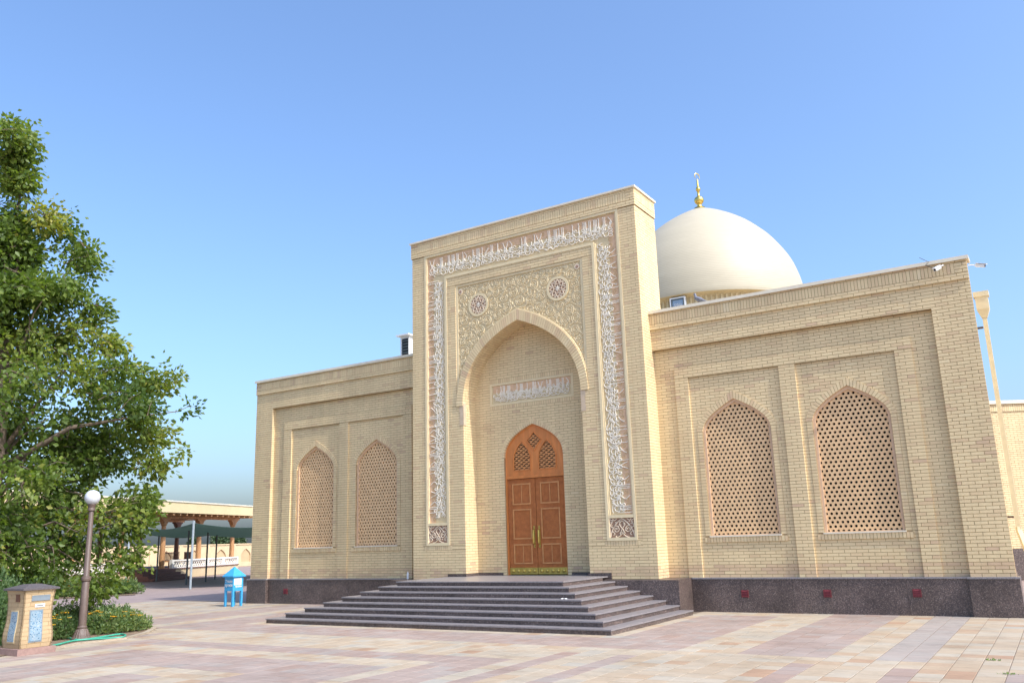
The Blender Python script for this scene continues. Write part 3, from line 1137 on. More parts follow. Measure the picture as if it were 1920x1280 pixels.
wlabels = {5.93: 'nearer the portal', 8.67: 'by the corner'}
lat_data = None
for s in (1, -1):
    for uc, a in WIN:
        u = s * uc
        f = front(0)
        fm = MB()
        outer = [(a + 0.01, SILL)] + [(x + (0.01 if x else 0), z) for x, z in arch_pts(a, WS, WA, 20)]
        outer = outer + [(-x, z) for x, z in outer[-2::-1]]
        ia = arch_pts(a - 0.065, WS, WA - 0.085, 20)
        inner = [(a - 0.065, SILL + 0.05)] + ia
        inner = inner + [(-x, z) for x, z in inner[-2::-1]]
        plate(fm, f, outer, [inner], -0.12, -0.035)
        wo = fm.build('window', 'lattice_frame', mos, loc=(u, YPAN, 0))
        if lat_data is None:
            lo = lattice_mesh(a).build('lattice', 'lattice', wo)
            lat_data = lo.data
        else:
            lo = bpy.data.objects.new('lattice', lat_data)
            col.objects.link(lo)
            lo.parent = wo
        g = MB()
        g.poly([(x, 0.24, z) for x, z in outer])
        g.box(-a - 0.1, a + 0.1, 0.6, 0.62, SILL - 0.1, WA + 0.1)  # back sheet in the same near-black, painting the unlit room
        g.build('pane', 'room_shade_glass', wo)
        sm = MB()
        sm.box(-a - 0.02, a + 0.02, -0.055, 0.05, SILL - 0.004, SILL + 0.028)
        sm.build('sill', 'coping_metal', wo)

# ---------------- inscription frame
ins = MB()      # tan ground
for s in (1, -1):
    x0, x1 = mx(s, 2.52, 3.38)
    ins.quad((x0, YP + 0.035, 1.75), (x1, YP + 0.035, 1.75), (x1, YP + 0.035, 9.79), (x0, YP + 0.035, 9.79))
ins.quad((-3.38, YP + 0.035, 9.79), (3.38, YP + 0.035, 9.79), (3.38, YP + 0.035, 10.68), (-3.38, YP + 0.035, 10.68))
band = ins.build('inscription_frame', 'plaster_ground', mos)
tc = MB()
for s in (1, -1):
    x0, x1 = mx(s, 3.05, 3.28)
    tc.quad((x0, YP + 0.029, 2.40), (x1, YP + 0.029, 2.40), (x1, YP + 0.029, 10.33), (x0, YP + 0.029, 10.33))
tc.quad((-3.28, YP + 0.029, 10.335), (3.28, YP + 0.029, 10.335), (3.28, YP + 0.029, 10.58), (-3.28, YP + 0.029, 10.58))
tc.build('terracotta_ground', 'terracotta', band)
md = MB()


def bar_f(mb, u0, u1, z0, z1, d0, d1, y=YP, mat=0):
    mb.box(u0, u1, y - d1, y - d0, z0, z1, mat)


for s in (1, -1):
    bar_f(md, *mx(s, 3.31, 3.38), 1.75, 10.68, -0.05, 0.022)
    bar_f(md, *mx(s, 3.275, 3.31), 2.33, 10.60, -0.05, 0.008)
    bar_f(md, *mx(s, 2.52, 2.60), 1.75, 9.79, -0.05, 0.022)
    bar_f(md, *mx(s, 2.60, 2.64), 2.33, 9.83, -0.05, 0.008)
    bar_f(md, *mx(s, 2.60, 3.31), 1.75, 1.83, -0.05, 0.022)
    bar_f(md, *mx(s, 2.60, 3.31), 2.32, 2.40, -0.05, 0.018)
bar_f(md, -3.31, 3.31, 10.61, 10.68, -0.05, 0.022)
bar_f(md, -2.60, 2.60, 9.79, 9.87, -0.05, 0.022)
md.build('moulding', 'plaster', band)
cal = MB()
fi = front(YP + 0.03)
calligraphy(cal, fi, lambda s, v: (2.66 + v * 0.60, 2.44 + s), 7.35, 0.60, w=0.022, h=0.026)
calligraphy(cal, fi, lambda s, v: (3.2 - s, 9.94 + v * 0.60), 6.4, 0.60, w=0.022, h=0.026)
calligraphy(cal, fi, lambda s, v: (-2.66 - v * 0.60, 9.80 - s), 7.35, 0.60, w=0.022, h=0.026)
stuff(cal.build('lettering', 'white_carving', band))
vin = MB()
rv = random.Random(5)
for s in (1, -1):
    z = 2.5
    while z < 10.1:
        ribbon(vin, fi, spiral(s * rv.uniform(3.06, 3.2), z, 0.07, rv.uniform(0, 6), 1.2, rv.choice((-1, 1)), 9), 0.016, 0.008)
        z += 0.15
x = -3.1
while x < 3.1:
    ribbon(vin, fi, spiral(x, rv.uniform(10.3, 10.48), 0.07, rv.uniform(0, 6), 1.2, rv.choice((-1, 1)), 9), 0.016, 0.008)
    x += 0.15
stuff(vin.build('vine_scroll', 'gold_vine', band))
# small carved squares at the foot of the frame
for s in (1, -1):
    xc = s * 2.955
    g = MB()
    g.quad((xc - 0.355, YP + 0.03, 1.83), (xc + 0.355, YP + 0.03, 1.83), (xc + 0.355, YP + 0.03, 2.32), (xc - 0.355, YP + 0.03, 2.32))
    sq = g.build('carved_square', 'brown_ground', band)
    c = MB()
    w = 0.026
    for q in (1, -1):
        def mm2(pts):
            return [(xc + q * p[0], 1.835 + p[1]) for p in pts]
        ribbon(c, fi, mm2(smooth([(0, 0.475), (0.1, 0.4), (0.22, 0.28), (0.31, 0.12), (0.33, 0.01)])), w, 0.03)
        ribbon(c, fi, mm2(smooth([(0, 0.42), (0.08, 0.33), (0.03, 0.25), (-0.03, 0.14), (0.1, 0.02), (0.2, 0.0)])), w * 0.8, 0.03)
        ribbon(c, fi, [(xc + q * (0.17 + a), 1.835 + 0.2 + b_) for a, b_ in [(x_ - 0, y_ - 0) for x_, y_ in spiral(0, 0, 0.1, 0.4, 1.5, 1, 16)]], w * 0.8, 0.03)
        ribbon(c, fi, mm2(smooth([(0.14, 0.47), (0.22, 0.42), (0.26, 0.47)])), w * 0.8, 0.03)
        ribbon(c, fi, mm2(smooth([(0.34, 0.46), (0.27, 0.4), (0.33, 0.3), (0.28, 0.24)])), w * 0.8, 0.03)
        ribbon(c, fi, mm2(smooth([(0.26, 0.05), (0.22, 0.09), (0.28, 0.16)])), w * 0.8, 0.03)
        ribbon(c, fi, mm2(smooth([(0.02, 0.06), (0.07, 0.1), (0.02, 0.15)])), w * 0.8, 0.03)
        for _ in range(16):
            a, b_ = random.uniform(0.02, 0.33), random.uniform(0.02, 0.46)
            disc(c, fi, xc + q * a, 1.835 + b_, 0.017, 0.03, 0, 5)
        bar_f(c, *sorted((xc + q * 0.34, xc + q * 0.355)), 1.835, 2.315, -0.03, 0.0)
    c.build('carving', 'pale_stone', sq)

# ---------------- tympanum
out_c = arch_pts(AW + 0.12, AS, AA + 0.16, 40, 'main')
outline = [(2.2, AS), (2.2, 9.5), (-2.2, 9.5), (-2.2, AS)] + [(-x, z) for x, z in out_c] + [(x, z) for x, z in out_c[-2::-1]]
ty = MB()
plate(ty, fpz, outline, [], -0.12, -0.05)
tym = ty.build('tympanum', 'plaster_ground', mos)
bm_ = MB()
ft = front(YP + 0.05)
for s in (1, -1):
    bar_f(bm_, *mx(s, 2.12, 2.2), AS, 9.5, -0.05, -0.012)
bar_f(bm_, -2.12, 2.12, 9.44, 9.5, -0.05, -0.012)
oc = arch_pts(AW + 0.235, AS, AA + 0.345, 40, 'main')
for s in (1, -1):
    ribbon(bm_, ft, [(s * x, z) for x, z in oc[6:]], 0.05, 0.055, taper=False)
bm_.build('moulding', 'plaster', tym)
lim = arch_pts(AW + 0.26, AS, AA + 0.38, 60, 'main')


def in_tym(u, z, r_):
    if abs(u) + r_ > 2.11 or z + r_ > 9.43 or z - r_ < 6.35:
        return False
    for (x, zz) in lim[::2]:
        if (abs(u) - x) ** 2 + (z - zz) ** 2 < r_ * r_:
            return False
    hw = arch_half_width(lim, z)
    return hw is None or abs(u) > hw


ar = MB()
MEDS = [(-1.37, 8.76, 0.37), (1.37, 8.76, 0.37)]
CIRC = arabesque(ar, ft, in_tym, (-2.12, 2.12, 6.3, 9.45), (0.165, 0.14, 0.118, 0.098, 0.08, 0.064, 0.05, 0.039, 0.03, 0.023), 0.021, 0.03, keep=MEDS, gap=-0.005, tries=1100)
# stems that tie the scrolls together
for i, (u, z, r_) in enumerate(CIRC[2:]):
    if r_ < 0.12:
        continue
    near = sorted(CIRC[2:], key=lambda c: (c[0] - u) ** 2 + (c[1] - z) ** 2)[1:3]
    for (u2, z2, r2) in near:
        d = math.hypot(u2 - u, z2 - z)
        if r2 > 0.09 and d < r_ + r2 + 0.09:
            a = ((u2 - u) / d, (z2 - z) / d)
            ribbon(ar, ft, smooth([(u + a[0] * r_ - a[1] * 0.05, z + a[1] * r_ + a[0] * 0.05), (u + a[0] * d * 0.5, z + a[1] * d * 0.5), (u2 - a[0] * r2 + a[1] * 0.05, z2 - a[1] * r2 - a[0] * 0.05)], 3), 0.03, 0.03)
stuff(ar.build('arabesque', 'cream_carving', tym))
for i, (u, z, _) in enumerate(MEDS):
    g = MB()
    n = 32
    ring_o = [(u + 0.36 * math.cos(2 * math.pi * k / n), z + 0.36 * math.sin(2 * math.pi * k / n)) for k in range(n)]
    ring_i = [(u + 0.285 * math.cos(2 * math.pi * k / n), z + 0.285 * math.sin(2 * math.pi * k / n)) for k in range(n)]
    plate(g, ft, ring_o, [ring_i[::-1]], 0.0, 0.04, 0)
    disc(g, ft, u, z, 0.29, 0.012, 0, 32, 1, 1.0)
    for k in range(8):
        a0 = math.pi / 4 * k
        tri = [(0.10, -0.30), (0.265, -0.16), (0.20, 0.0), (0.265, 0.16), (0.10, 0.30)]

        def pol(rr, da):
            return (u + rr * math.cos(a0 + da), z + rr * math.sin(a0 + da))
        ribbon(g, ft, [pol(0.115, 0), pol(0.17, 0.39)], 0.022, 0.03, 2, 0.01, False)
        ribbon(g, ft, [pol(0.115, 0), pol(0.17, -0.39)], 0.022, 0.03, 2, 0.01, False)
        ribbon(g, ft, [pol(0.17, 0.39), pol(0.275, 0.0)], 0.03, 0.03, 2, 0.01, False)
        ribbon(g, ft, [pol(0.17, 0.39), pol(0.275, 0.785)], 0.03, 0.03, 2, 0.01, False)
        q = pol(0.245, 0.39)
        disc(g, ft, q[0], q[1], 0.033, 0.025, 0.01, 6, 2)
        ribbon(g, ft, [pol(0.0, 0), pol(0.085, 0)], 0.045, 0.028, 3, 0.012)
    g.build('medallion', ['plaster', 'brown_ground', 'pale_stone', 'white_carving'], tym)
for u in (-2.02, 2.02):
    g = MB()
    n = 14
    disc(g, ft, u, 9.28, 0.085, 0.035, 0, 14, 0, 0.9)
    disc(g, ft, u, 9.28, 0.05, 0.008, 0.034, 12, 1, 0.9)
    g.build('boss', ['pale_stone', 'brown_ground'], tym)

# ---------------- inscription inside the niche
g = MB()
g.quad((-1.42, YB + 0.02, 5.735), (1.42, YB + 0.02, 5.735), (1.42, YB + 0.02, 6.405), (-1.42, YB + 0.02, 6.405))
g.quad((-1.32, YB + 0.014, 6.12), (1.32, YB + 0.014, 6.12), (1.32, YB + 0.014, 6.33), (-1.32, YB + 0.014, 6.33), 1)
pan = g.build('inscription_panel', ['plaster_ground', 'terracotta'], mos)
g = MB()
bar_f(g, -1.42, 1.42, 5.735, 5.80, -0.03, 0.015, YB)
bar_f(g, -1.42, 1.42, 6.34, 6.405, -0.03, 0.015, YB)
for s in (1, -1):
    bar_f(g, *mx(s, 1.345, 1.42), 5.80, 6.34, -0.03, 0.015, YB)
g.build('moulding', 'plaster', pan)
g = MB()
calligraphy(g, front(YB + 0.014), lambda s, v: (1.30 - s, 5.82 + v * 0.50), 2.6, 0.50, w=0.021, h=0.022)
stuff(g.build('lettering', 'white_carving', pan))

# ---------------- stone springers on the niche corners
for s in (1, -1):
    g = MB()
    prof = [(5.83, 0.0), (5.57, 0.0), (5.55, 0.035), (5.52, 0.01), (5.40, 0.01), (5.37, 0.035), (5.35, 0.0), (5.18, 0.0)]
    for (za, ia), (zb, ib) in zip(prof, prof[1:]):
        if abs(za - zb) < 0.005:
            continue
        for (w, face) in ((0.13, 'f'), (0.12, 's')):
            if face == 'f':
                g.quad((s * (AW - 0.018 + ia * 0.4), YP - 0.016, zb), (s * (AW + w - ib), YP - 0.016, zb), (s * (AW + w - ia), YP - 0.016, za), (s * (AW - 0.018 + ia * 0.4), YP - 0.016, za))
            else:
                g.quad((s * (AW - 0.018), YP + w - ib, zb), (s * (AW - 0.018), YP - 0.016 + ib * 0.4, zb), (s * (AW - 0.018), YP - 0.016 + ia * 0.4, za), (s * (AW - 0.018), YP + w - ia, za))
    zt, zl = 5.83, 5.18
    g.box(*sorted((s * (AW - 0.014), s * (AW + 0.08))), YP - 0.012, YP + 0.02, zl + 0.002, zt - 0.002)
    g.box(*sorted((s * (AW - 0.0135), s * (AW + 0.02))), YP - 0.0115, YP + 0.075, zl + 0.003, zt - 0.003)
    g.build('springer_stone', 'springer', mos)

# ---------------- door
fd = front(YB + 0.075)
g = MB()
da = arch_pts(DW + 0.02, DZS, DZA + 0.015, 24, 'door')
od = [(DW + 0.02, 3.60)] + da
od = [(x, z) for x, z in od]
od = od + [(-x, z) for x, z in od[-2::-1]]


def lobe(uc, hw, z0, zs, za, lean=0.0):
    a = arch_pts(hw, zs, za, 10)
    q = [(hw, z0)] + a
    q = q + [(-x, z) for x, z in q[-2::-1]]
    return [(uc + x + lean * (z - z0), z) for x, z in q]


H1 = lobe(-0.42, 0.285, 3.79, 4.15, 4.62)
H2 = lobe(0.42, 0.285, 3.79, 4.15, 4.62)
H3 = [(0, 4.32), (0.1, 4.47), (0.24, 4.63), (0.10, 4.76), (0.0, 4.87), (-0.10, 4.76), (-0.24, 4.63), (-0.1, 4.47)]
plate(g, fd, od, [H1[::-1], H2[::-1], H3[::-1]], -0.06, 0.0)
door = g.build('door', 'door_wood', mos)
fg = MB()


def pin(poly, x, z):
    c = False
    for (x0, z0), (x1, z1) in zip(poly, poly[1:] + poly[:1]):
        if (z0 > z) != (z1 > z) and x < (x1 - x0) * (z - z0) / (z1 - z0) + x0:
            c = not c
    return c


p_ = 0.028
for hole in (H1, H2, H3):
    xs, zs = [p[0] for p in hole], [p[1] for p in hole]
    i0, i1 = int(min(xs) / p_) - 1, int(max(xs) / p_) + 1
    j0, j1 = int(min(zs) / p_) - 1, int(max(zs) / p_) + 1
    for i in range(i0, i1 + 1):
        for j in range(j0, j1 + 1):
            x, z = i * p_, j * p_
            bi, bj, ci, cj = (i // 4), (j // 4), i % 4, j % 4
            slot = (j % 2 and (i + 3 * (j // 2)) % 6 < 4) or (not j % 2 and (i + 3 * (j // 2)) % 6 == 5 and (j // 2) % 3)
            if not slot and pin(hole, x + p_ / 2, z + p_ / 2):
                fg.box(x, x + p_, YB + 0.085, YB + 0.115, z, z + p_)
stuff(fg.build('fretwork', 'door_wood_pale', door))
g = MB()
g.box(-0.95, 0.95, YB + 0.16, YB + 0.18, FLOOR, 5.0)
g.build('shade_backing', 'dark', door)  # near-black sheet stands in for the shade behind the fretwork
g = MB()
for hole in (H1, H2, H3):
    ribbon(g, fd, hole + [hole[0]], 0.035, 0.018, taper=False)
ribbon(g, fd, [(x * 0.985, z - 0.02) for x, z in od], 0.07, 0.014, taper=False)
g.box(-DW + 0.005, DW - 0.005, YB + 0.03, YB + 0.09, 3.56, 3.64)
for s in (1, -1):
    g.box(*mx(s, 0.935, DW + 0.01), YB + 0.045, YB + 0.12, FLOOR, 3.57)
g.build('door_frame', 'door_wood', door)
for s in (1, -1):
    g = MB()
    x0, x1 = mx(s, 0.008, 0.925)
    y = YB + 0.085
    g.box(x0, x1, y, y + 0.05, FLOOR + 0.02, 3.55)
    leaf = g.build('door_leaf', 'door_wood', door)
    st = MB()
    cv = MB()
    rails = [FLOOR + 0.27, 1.80, 1.93, 2.74, 2.85, 3.40]
    st.box(x0, x0 + 0.15, y - 0.016, y, FLOOR + 0.22, 3.55)
    st.box(x1 - 0.15, x1, y - 0.016, y, FLOOR + 0.22, 3.55)
    for za, zb in ((FLOOR + 0.22, FLOOR + 0.3), (1.73, 1.86), (2.70, 2.82), (3.42, 3.55)):
        st.box(x0 + 0.15, x1 - 0.15, y - 0.016, y, za, zb)
    for pi, (za, zb) in enumerate(((FLOOR + 0.3, 1.73), (1.86, 2.70), (2.82, 3.42))):
        xa, xb = x0 + 0.15, x1 - 0.15
        for q in ((xa, xa + 0.04, za, zb), (xb - 0.04, xb, za, zb), (xa + 0.04, xb - 0.04, za, za + 0.04), (xa + 0.04, xb - 0.04, zb - 0.04, zb)):
            st.box(q[0], q[1], y - 0.03, y - 0.001, q[2], q[3], 1)
        if pi == 1:
            cv.box(xa + 0.05, xb - 0.05, y - 0.014, y - 0.001, za + 0.05, zb - 0.05)
        else:
            m_ = (xa + xb) / 2
            cv.box(xa + 0.05, m_ - 0.015, y - 0.014, y - 0.001, za + 0.05, zb - 0.05)
            cv.box(m_ + 0.015, xb - 0.05, y - 0.014, y - 0.001, za + 0.05, zb - 0.05)
            st.box(m_ - 0.012, m_ + 0.012, y - 0.02, y - 0.001, za + 0.04, zb - 0.04, 1)
    # joined under the door so that nothing sits deeper than a sub-part
    st.build('door_panel_frame', ['carved_wood', 'door_wood_pale'], door)
    cv.build('carved_panel', 'carved_wood', door)
    g = MB()
    g.box(x0, x1, y - 0.022, y - 0.001, FLOOR + 0.022, FLOOR + 0.2)
    for i in range(5):
        xc = x0 + 0.11 + i * 0.175
        k0 = len(g.v)
        for rr, dd in ((0.052, 0.0), (0.045, 0.028), (0.022, 0.044), (0.0, 0.048)):
            g.v += [(xc + rr * math.cos(2 * math.pi * j / 10), y - 0.022 - dd, FLOOR + 0.11 + rr * math.sin(2 * math.pi * j / 10)) for j in range(10)]
        for ri in range(3):
            for j in range(10):
                g.f.append((k0 + ri * 10 + j, k0 + ri * 10 + (j + 1) % 10, k0 + ri * 10 + 10 + (j + 1) % 10, k0 + ri * 10 + 10 + j))
                g.m.append(0)
                g.t.append(0.5)
    g.build('kick_plate', 'brass', door)
    g = MB()
    hx = s * 0.085
    g.box(hx - 0.025, hx + 0.025, y - 0.024, y - 0.002, 1.62, 2.22)
    g.tube([(hx, y - 0.03, 1.72), (hx, y - 0.085, 1.74), (hx, y - 0.09, 1.92), (hx, y - 0.085, 2.10), (hx, y - 0.03, 2.12)], [0.02, 0.018, 0.024, 0.018, 0.02], 8)
    for zz in (1.65, 2.19):
        disc(g, Frame((0, y - 0.024, 0), (1, 0, 0)), hx, zz, 0.03, 0.012, 0, 8)
    g.build('handle', 'brass', door)

# ---------------- roofs, copings
g = MB()
for s in (1, -1):
    q = mx(s, XP + 0.001, XE + 0.05)
    g.box(q[0], q[1], -0.095, 0.45, 7.69, 7.745)
    g.box(q[0], q[1], -0.10, -0.085, 7.66, 7.70)
g.box(-XP - 0.075, XP + 0.075, YP - 0.075, PB + 0.05, 11.17, 11.225)
g.build('coping', 'coping_metal', mos)
g = MB()
g.box(-XE + 1.7, XE - 1.8, 0.45, 24, 7.1, 7.25)
for s in (1, -1):
    g.box(*mx(s, XE - 1.8, XE - 0.75), 0.45, 9.0, 7.1, 7.25)
for s in (1, -1):
    q = mx(s, XP, XE - 0.1)
    g.box(q[0], q[1], 0.30, 0.42, 6.9, 7.688)
g.box(-9.6, 9.6, 9.2, 24, 0, 7.08)
g.build('roof', 'roofing', mos)

# ---------------- granite plinth in slabs
def plinth_run(x0, x1, y0, y1, z1, n, name='plinth_slab'):
    w = (x1 - x0) / n
    for i in range(n):
        g = MB()
        g.box(x0 + i * w + 0.002, x0 + (i + 1) * w - 0.002, y0, y1, 0.0, z1)
        g.build(name, 'granite', mos)


for s in (1, -1):
    plinth_run(*mx(s, 4.515, 10.66), 0.01, 0.4, ZB - 0.002, 5)
    plinth_run(*mx(s, 10.66, XE + 0.06), -0.10, 0.5, ZB - 0.003, 1)
    plinth_run(*mx(s, 2.4, 4.51), -0.86, 0.45, ZB - 0.004, 2)
    # ledge strip over the slabs
    g = MB()
    g.box(*mx(s, 4.52, 10.66), -0.012, Y1 + 0.02, ZB - 0.03, ZB + 0.004)
    g.box(*mx(s, 10.64, XE + 0.075), -0.118, 0.02, ZB - 0.032, ZB + 0.006)
    g.build('plinth_ledge', 'tread_stone', mos)
    g = MB()
    g.box(*sorted((s * (AW - 0.03), s * (AW + 0.62))), YP - 0.035, YP + 0.01, ZB, FLOOR + 0.07)
    g.box(*sorted((s * (AW - 0.035), s * AW)), YP - 0.03, YB, FLOOR - 0.02, FLOOR + 0.07)
    g.box(*sorted((s * (DW + 0.13), s * (AW - 0.03))), YB - 0.03, YB + 0.02, FLOOR - 0.02, FLOOR + 0.07)
    g.build('skirting', 'granite', mos)
for s in (1, -1):                       # plinth along the splayed end walls
    for i in range(6):
        g = MB()
        y0, y1 = 0.503 + i * 1.416, 0.5 + (i + 1) * 1.416
        xa, xb = XE + 0.04 - 0.055 * y0, XE + 0.04 - 0.055 * y1
        q = [(xa - 0.4, y0, 0), (xa, y0, 0), (xa, y0, ZB - 0.002), (xa - 0.4, y0, ZB - 0.002), (xb - 0.4, y1, 0), (xb, y1, 0), (xb, y1, ZB - 0.002), (xb - 0.4, y1, ZB - 0.002)]
        if s < 0:
            q = [(-q[k][0], q[k][1], q[k][2]) for k in (1, 0, 3, 2, 5, 4, 7, 6)]
        g.hexa(q, 0, 0.5, True)
        g.build('plinth_slab', 'granite', mos)
for (vx, vz) in ((5.83, 0.43), (7.74, 0.45), (9.62, 0.47), (-9.8, 0.40), (-7.0, 0.40)):
    if vx == -7.0:
        continue
    g = MB()
    y = 0.01
    g.box(vx - 0.085, vx + 0.085, y - 0.012, y + 0.002, vz - 0.085, vz + 0.085)
    for i in range(4):
        z = vz - 0.06 + i * 0.035
        g.hexa([(vx - 0.065, y - 0.028, z), (vx + 0.065, y - 0.028, z), (vx + 0.065, y - 0.012, z + 0.028), (vx - 0.065, y - 0.012, z + 0.028), (vx - 0.065, y - 0.010, z), (vx + 0.065, y - 0.010, z), (vx + 0.065, y - 0.010, z + 0.028), (vx - 0.065, y - 0.010, z + 0.028)])
    for q in (-1, 1):
        g.box(*sorted((vx + q * 0.066, vx + q * 0.085)), y - 0.026, y - 0.010, vz - 0.085, vz + 0.085)
    g.build('vent_cover', 'vent_red', mos)

# ---------------- dome
DC = (0.0, 16.45)
g = MB()
prof = [(4.30, 11.70), (4.32, 11.85), (4.31, 12.2), (4.27, 12.6), (4.18, 13.0), (4.08, 13.35), (3.95, 13.7), (3.72, 14.15), (3.37, 14.68), (3.1, 15.03), (2.84, 15.3), (2.34, 15.77), (1.82, 16.15), (1.27, 16.48), (0.8, 16.72), (0.4, 16.9), (0.12, 17.0), (0.0, 17.02)]
pr = smooth(prof, 4)
g.lathe(pr, 96, DC)
dome = g.build('dome', 'dome_brick', mos, smooth=True)
g = MB()
g.lathe([(4.30, 11.70), (4.02, 11.66), (3.95, 11.55), (3.95, 7.2)], 96, DC)
for i in range(120):
    a = 2 * math.pi * i / 120
    c, s_ = math.cos(a), math.sin(a)
    r0, r1, w = 3.94, 4.02, 0.04
    p = []
    for rr in (r1, r0):
        for (t_, z) in ((-w, 10.3), (w, 10.3), (w, 11.67), (-w, 11.67)):
            p.append((DC[0] + rr * c - t_ * s_, DC[1] + rr * s_ + t_ * c, z))
    g.hexa(p)
g.build('drum', 'cream_brick', dome)
g = MB()
wa = math.atan2(12.4 - DC[1], 0.1 - DC[0])
fw = Frame((DC[0] + 4.16 * math.cos(wa), DC[1] + 4.16 * math.sin(wa), 0), (-math.sin(wa), math.cos(wa), 0))
ou = [(-0.34, 10.5), (0.34, 10.5), (0.34, 11.62), (-0.34, 11.62)]
plate(g, fw, ou, [[(-0.29, 10.55), (-0.29, 11.57), (0.29, 11.57), (0.29, 10.55)]], -0.1, 0.05, 0)
plate(g, fw, [(-0.29, 10.55), (0.29, 10.55), (0.29, 11.57), (-0.29, 11.57)], [[(-0.24, 10.6), (-0.24, 11.52), (0.24, 11.52), (0.24, 10.6)]], -0.1, 0.035, 1)
g.quad(fw.p(-0.24, 10.6, 0.01), fw.p(0.24, 10.6, 0.01), fw.p(0.24, 11.52, 0.01), fw.p(-0.24, 11.52, 0.01), 2)
for i in range(3):
    ribbon(g, fw, spiral(-0.12 + 0.12 * i, 11.3, 0.06, i, 1.2, 1, 10), 0.014, 0.012, 0, 0.012)
g.build('drum_window', ['white_metal', 'dark_steel', 'sky_glass'], dome)
g = MB()
g.lathe([(0.30, 16.96), (0.26, 17.04), (0.12, 17.06), (0.10, 17.22), (0.13, 17.24), (0.2, 17.32), (0.24, 17.42), (0.2, 17.54), (0.1, 17.62), (0.06, 17.66), (0.06, 17.9), (0.09, 17.92), (0.12, 18.0), (0.09, 18.08), (0.05, 18.12), (0.035, 18.5), (0.02, 18.52), (0.0, 18.55)], 18, DC)
for i in range(17):
    pass
cr = []
for i in range(15):
    a = R(-70 + 290 * i / 14 + 20)
    cr.append((DC[0] + 0.155 * math.cos(a) * 0.45, DC[1] + 0.155 * math.cos(a) * 0.9, 18.66 + 0.15 * math.sin(a)))
g.tube(cr, [0.006 + 0.022 * math.sin(math.pi * i / 14) for i in range(15)], 7)
g.build('finial', 'gold', dome, smooth=True)

# ---------------- roof ventilation box behind the left wing parapet
vb = thing('roof_vent_box', 'small white metal louvred box on the roof beside the portal', 'vent', (-7.05, 3.0, 7.25))
g = MB()
g.box(0.06, 0.45, -0.4, 0.4, 0.0, 1.95)
g.build('casing', 'white_metal', vb)
g = MB()
g.box(0.16, 0.44, -0.43, -0.395, 1.05, 1.85)
g.build('dark_opening', 'dark', vb)
g = MB()
for i in range(7):
    g.box(0.16, 0.44, -0.45, -0.425, 1.08 + i * 0.11, 1.12 + i * 0.11)
g.build('slat', 'dark_steel', vb)
g = MB()
g.box(-0.04, 0.55, -0.55, 0.5, 1.95, 2.0)
g.build('cap', 'white_metal', vb)

# ================================================================== STEPS
XS, YS0, TR, RS = 4.835, -5.284, 0.332, 0.11
stp = thing('granite_steps', 'broad dark granite steps rising on three sides to the carved door', 'steps', (0, YS0, 0))
for k in range(8):
    x, y = XS - k * TR, YS0 + k * TR
    yb = -0.87 if k < 7 else YB
    z0, z1 = k * RS, (k + 1) * RS
    g = MB()
    if k < 7:
        g.box(-x + 0.02, x - 0.02, 0.02 + k * TR, -0.87 - YS0, z0 + 0.001, z1 - 0.028)
    else:
        g.box(-x + 0.02, x - 0.02, 0.02 + k * TR, -0.862 - YS0, z0 + 0.001, z1 - 0.028)
        g.box(-AW + 0.001, AW - 0.001, -0.862 - YS0, YB - YS0, z0 - 0.3, z1 - 0.028)
    so_ = g.build('step', 'granite', stp)
    # tread slabs, overhanging, laid with fine joints
    def slab(x0, x1, y0, y1):
        q = MB()
        dz = random.uniform(-0.0015, 0.0015)
        q.box(x0 + 0.0015, x1 - 0.0015, y0 + 0.0015, y1 - 0.0015, z1 - 0.028, z1 + dz)
        q.build('tread', 'tread_stone', so_)
    n = max(3, round(2 * x / 1.3))
    d0 = k * TR
    dep = TR + 0.05 if k < 7 else 1.2
    for i in range(n):
        slab(-x + 2 * x * i / n, -x + 2 * x * (i + 1) / n, d0, d0 + dep)
    yend = (-0.87 if k < 7 else -0.60) - YS0
    m_ = max(1, round((yend - d0 - dep) / 1.2))
    if k < 7:
        for sg in (-1, 1):
            for i in range(m_):
                a = d0 + dep + (yend - d0 - dep) * i / m_
                b_ = d0 + dep + (yend - d0 - dep) * (i + 1) / m_
                slab(*sorted((sg * (x - TR - 0.05), sg * x)), a, b_)
    else:
        for i in range(4):
            slab(-x + 2 * x * i / 4, -x + 2 * x * (i + 1) / 4, d0 + dep, yend)
        for i in range(3):
            slab(-AW + 2 * AW * i / 3, -AW + 2 * AW * (i + 1) / 3, yend, YB + 0.06 - YS0)

# ================================================================== GROUND
g = MB()
g.quad((-2500, -2500, -0.03), (2500, -2500, -0.03), (2500, 2500, -0.03), (-2500, 2500, -0.03))
structure(g.build('ground', 'dry_ground'))
g = MB()
g.quad((-75, -60, -0.018), (60, -60, -0.018), (60, 55, -0.018), (-75, 55, -0.018))
structure(g.build('courtyard', 'far_paving'))
g = MB()
g.quad((-17, -18, -0.006), (16, -18, -0.006), (16, 0.6, -0.006), (-17, 0.6, -0.006))
pav = structure(g.build('paving', 'slab_joint'))

bed_px = [(-40, 1236), (100, 1216), (150, 1206), (235, 1197), (275, 1186), (288, 1178), (262, 1164), (180, 1152), (100, 1148), (-60, 1150)]
bed = [on_z(*p) for p in bed_px]


def in_bed(x, y):
    return pin([(p.x, p.y) for p in bed], x, y)


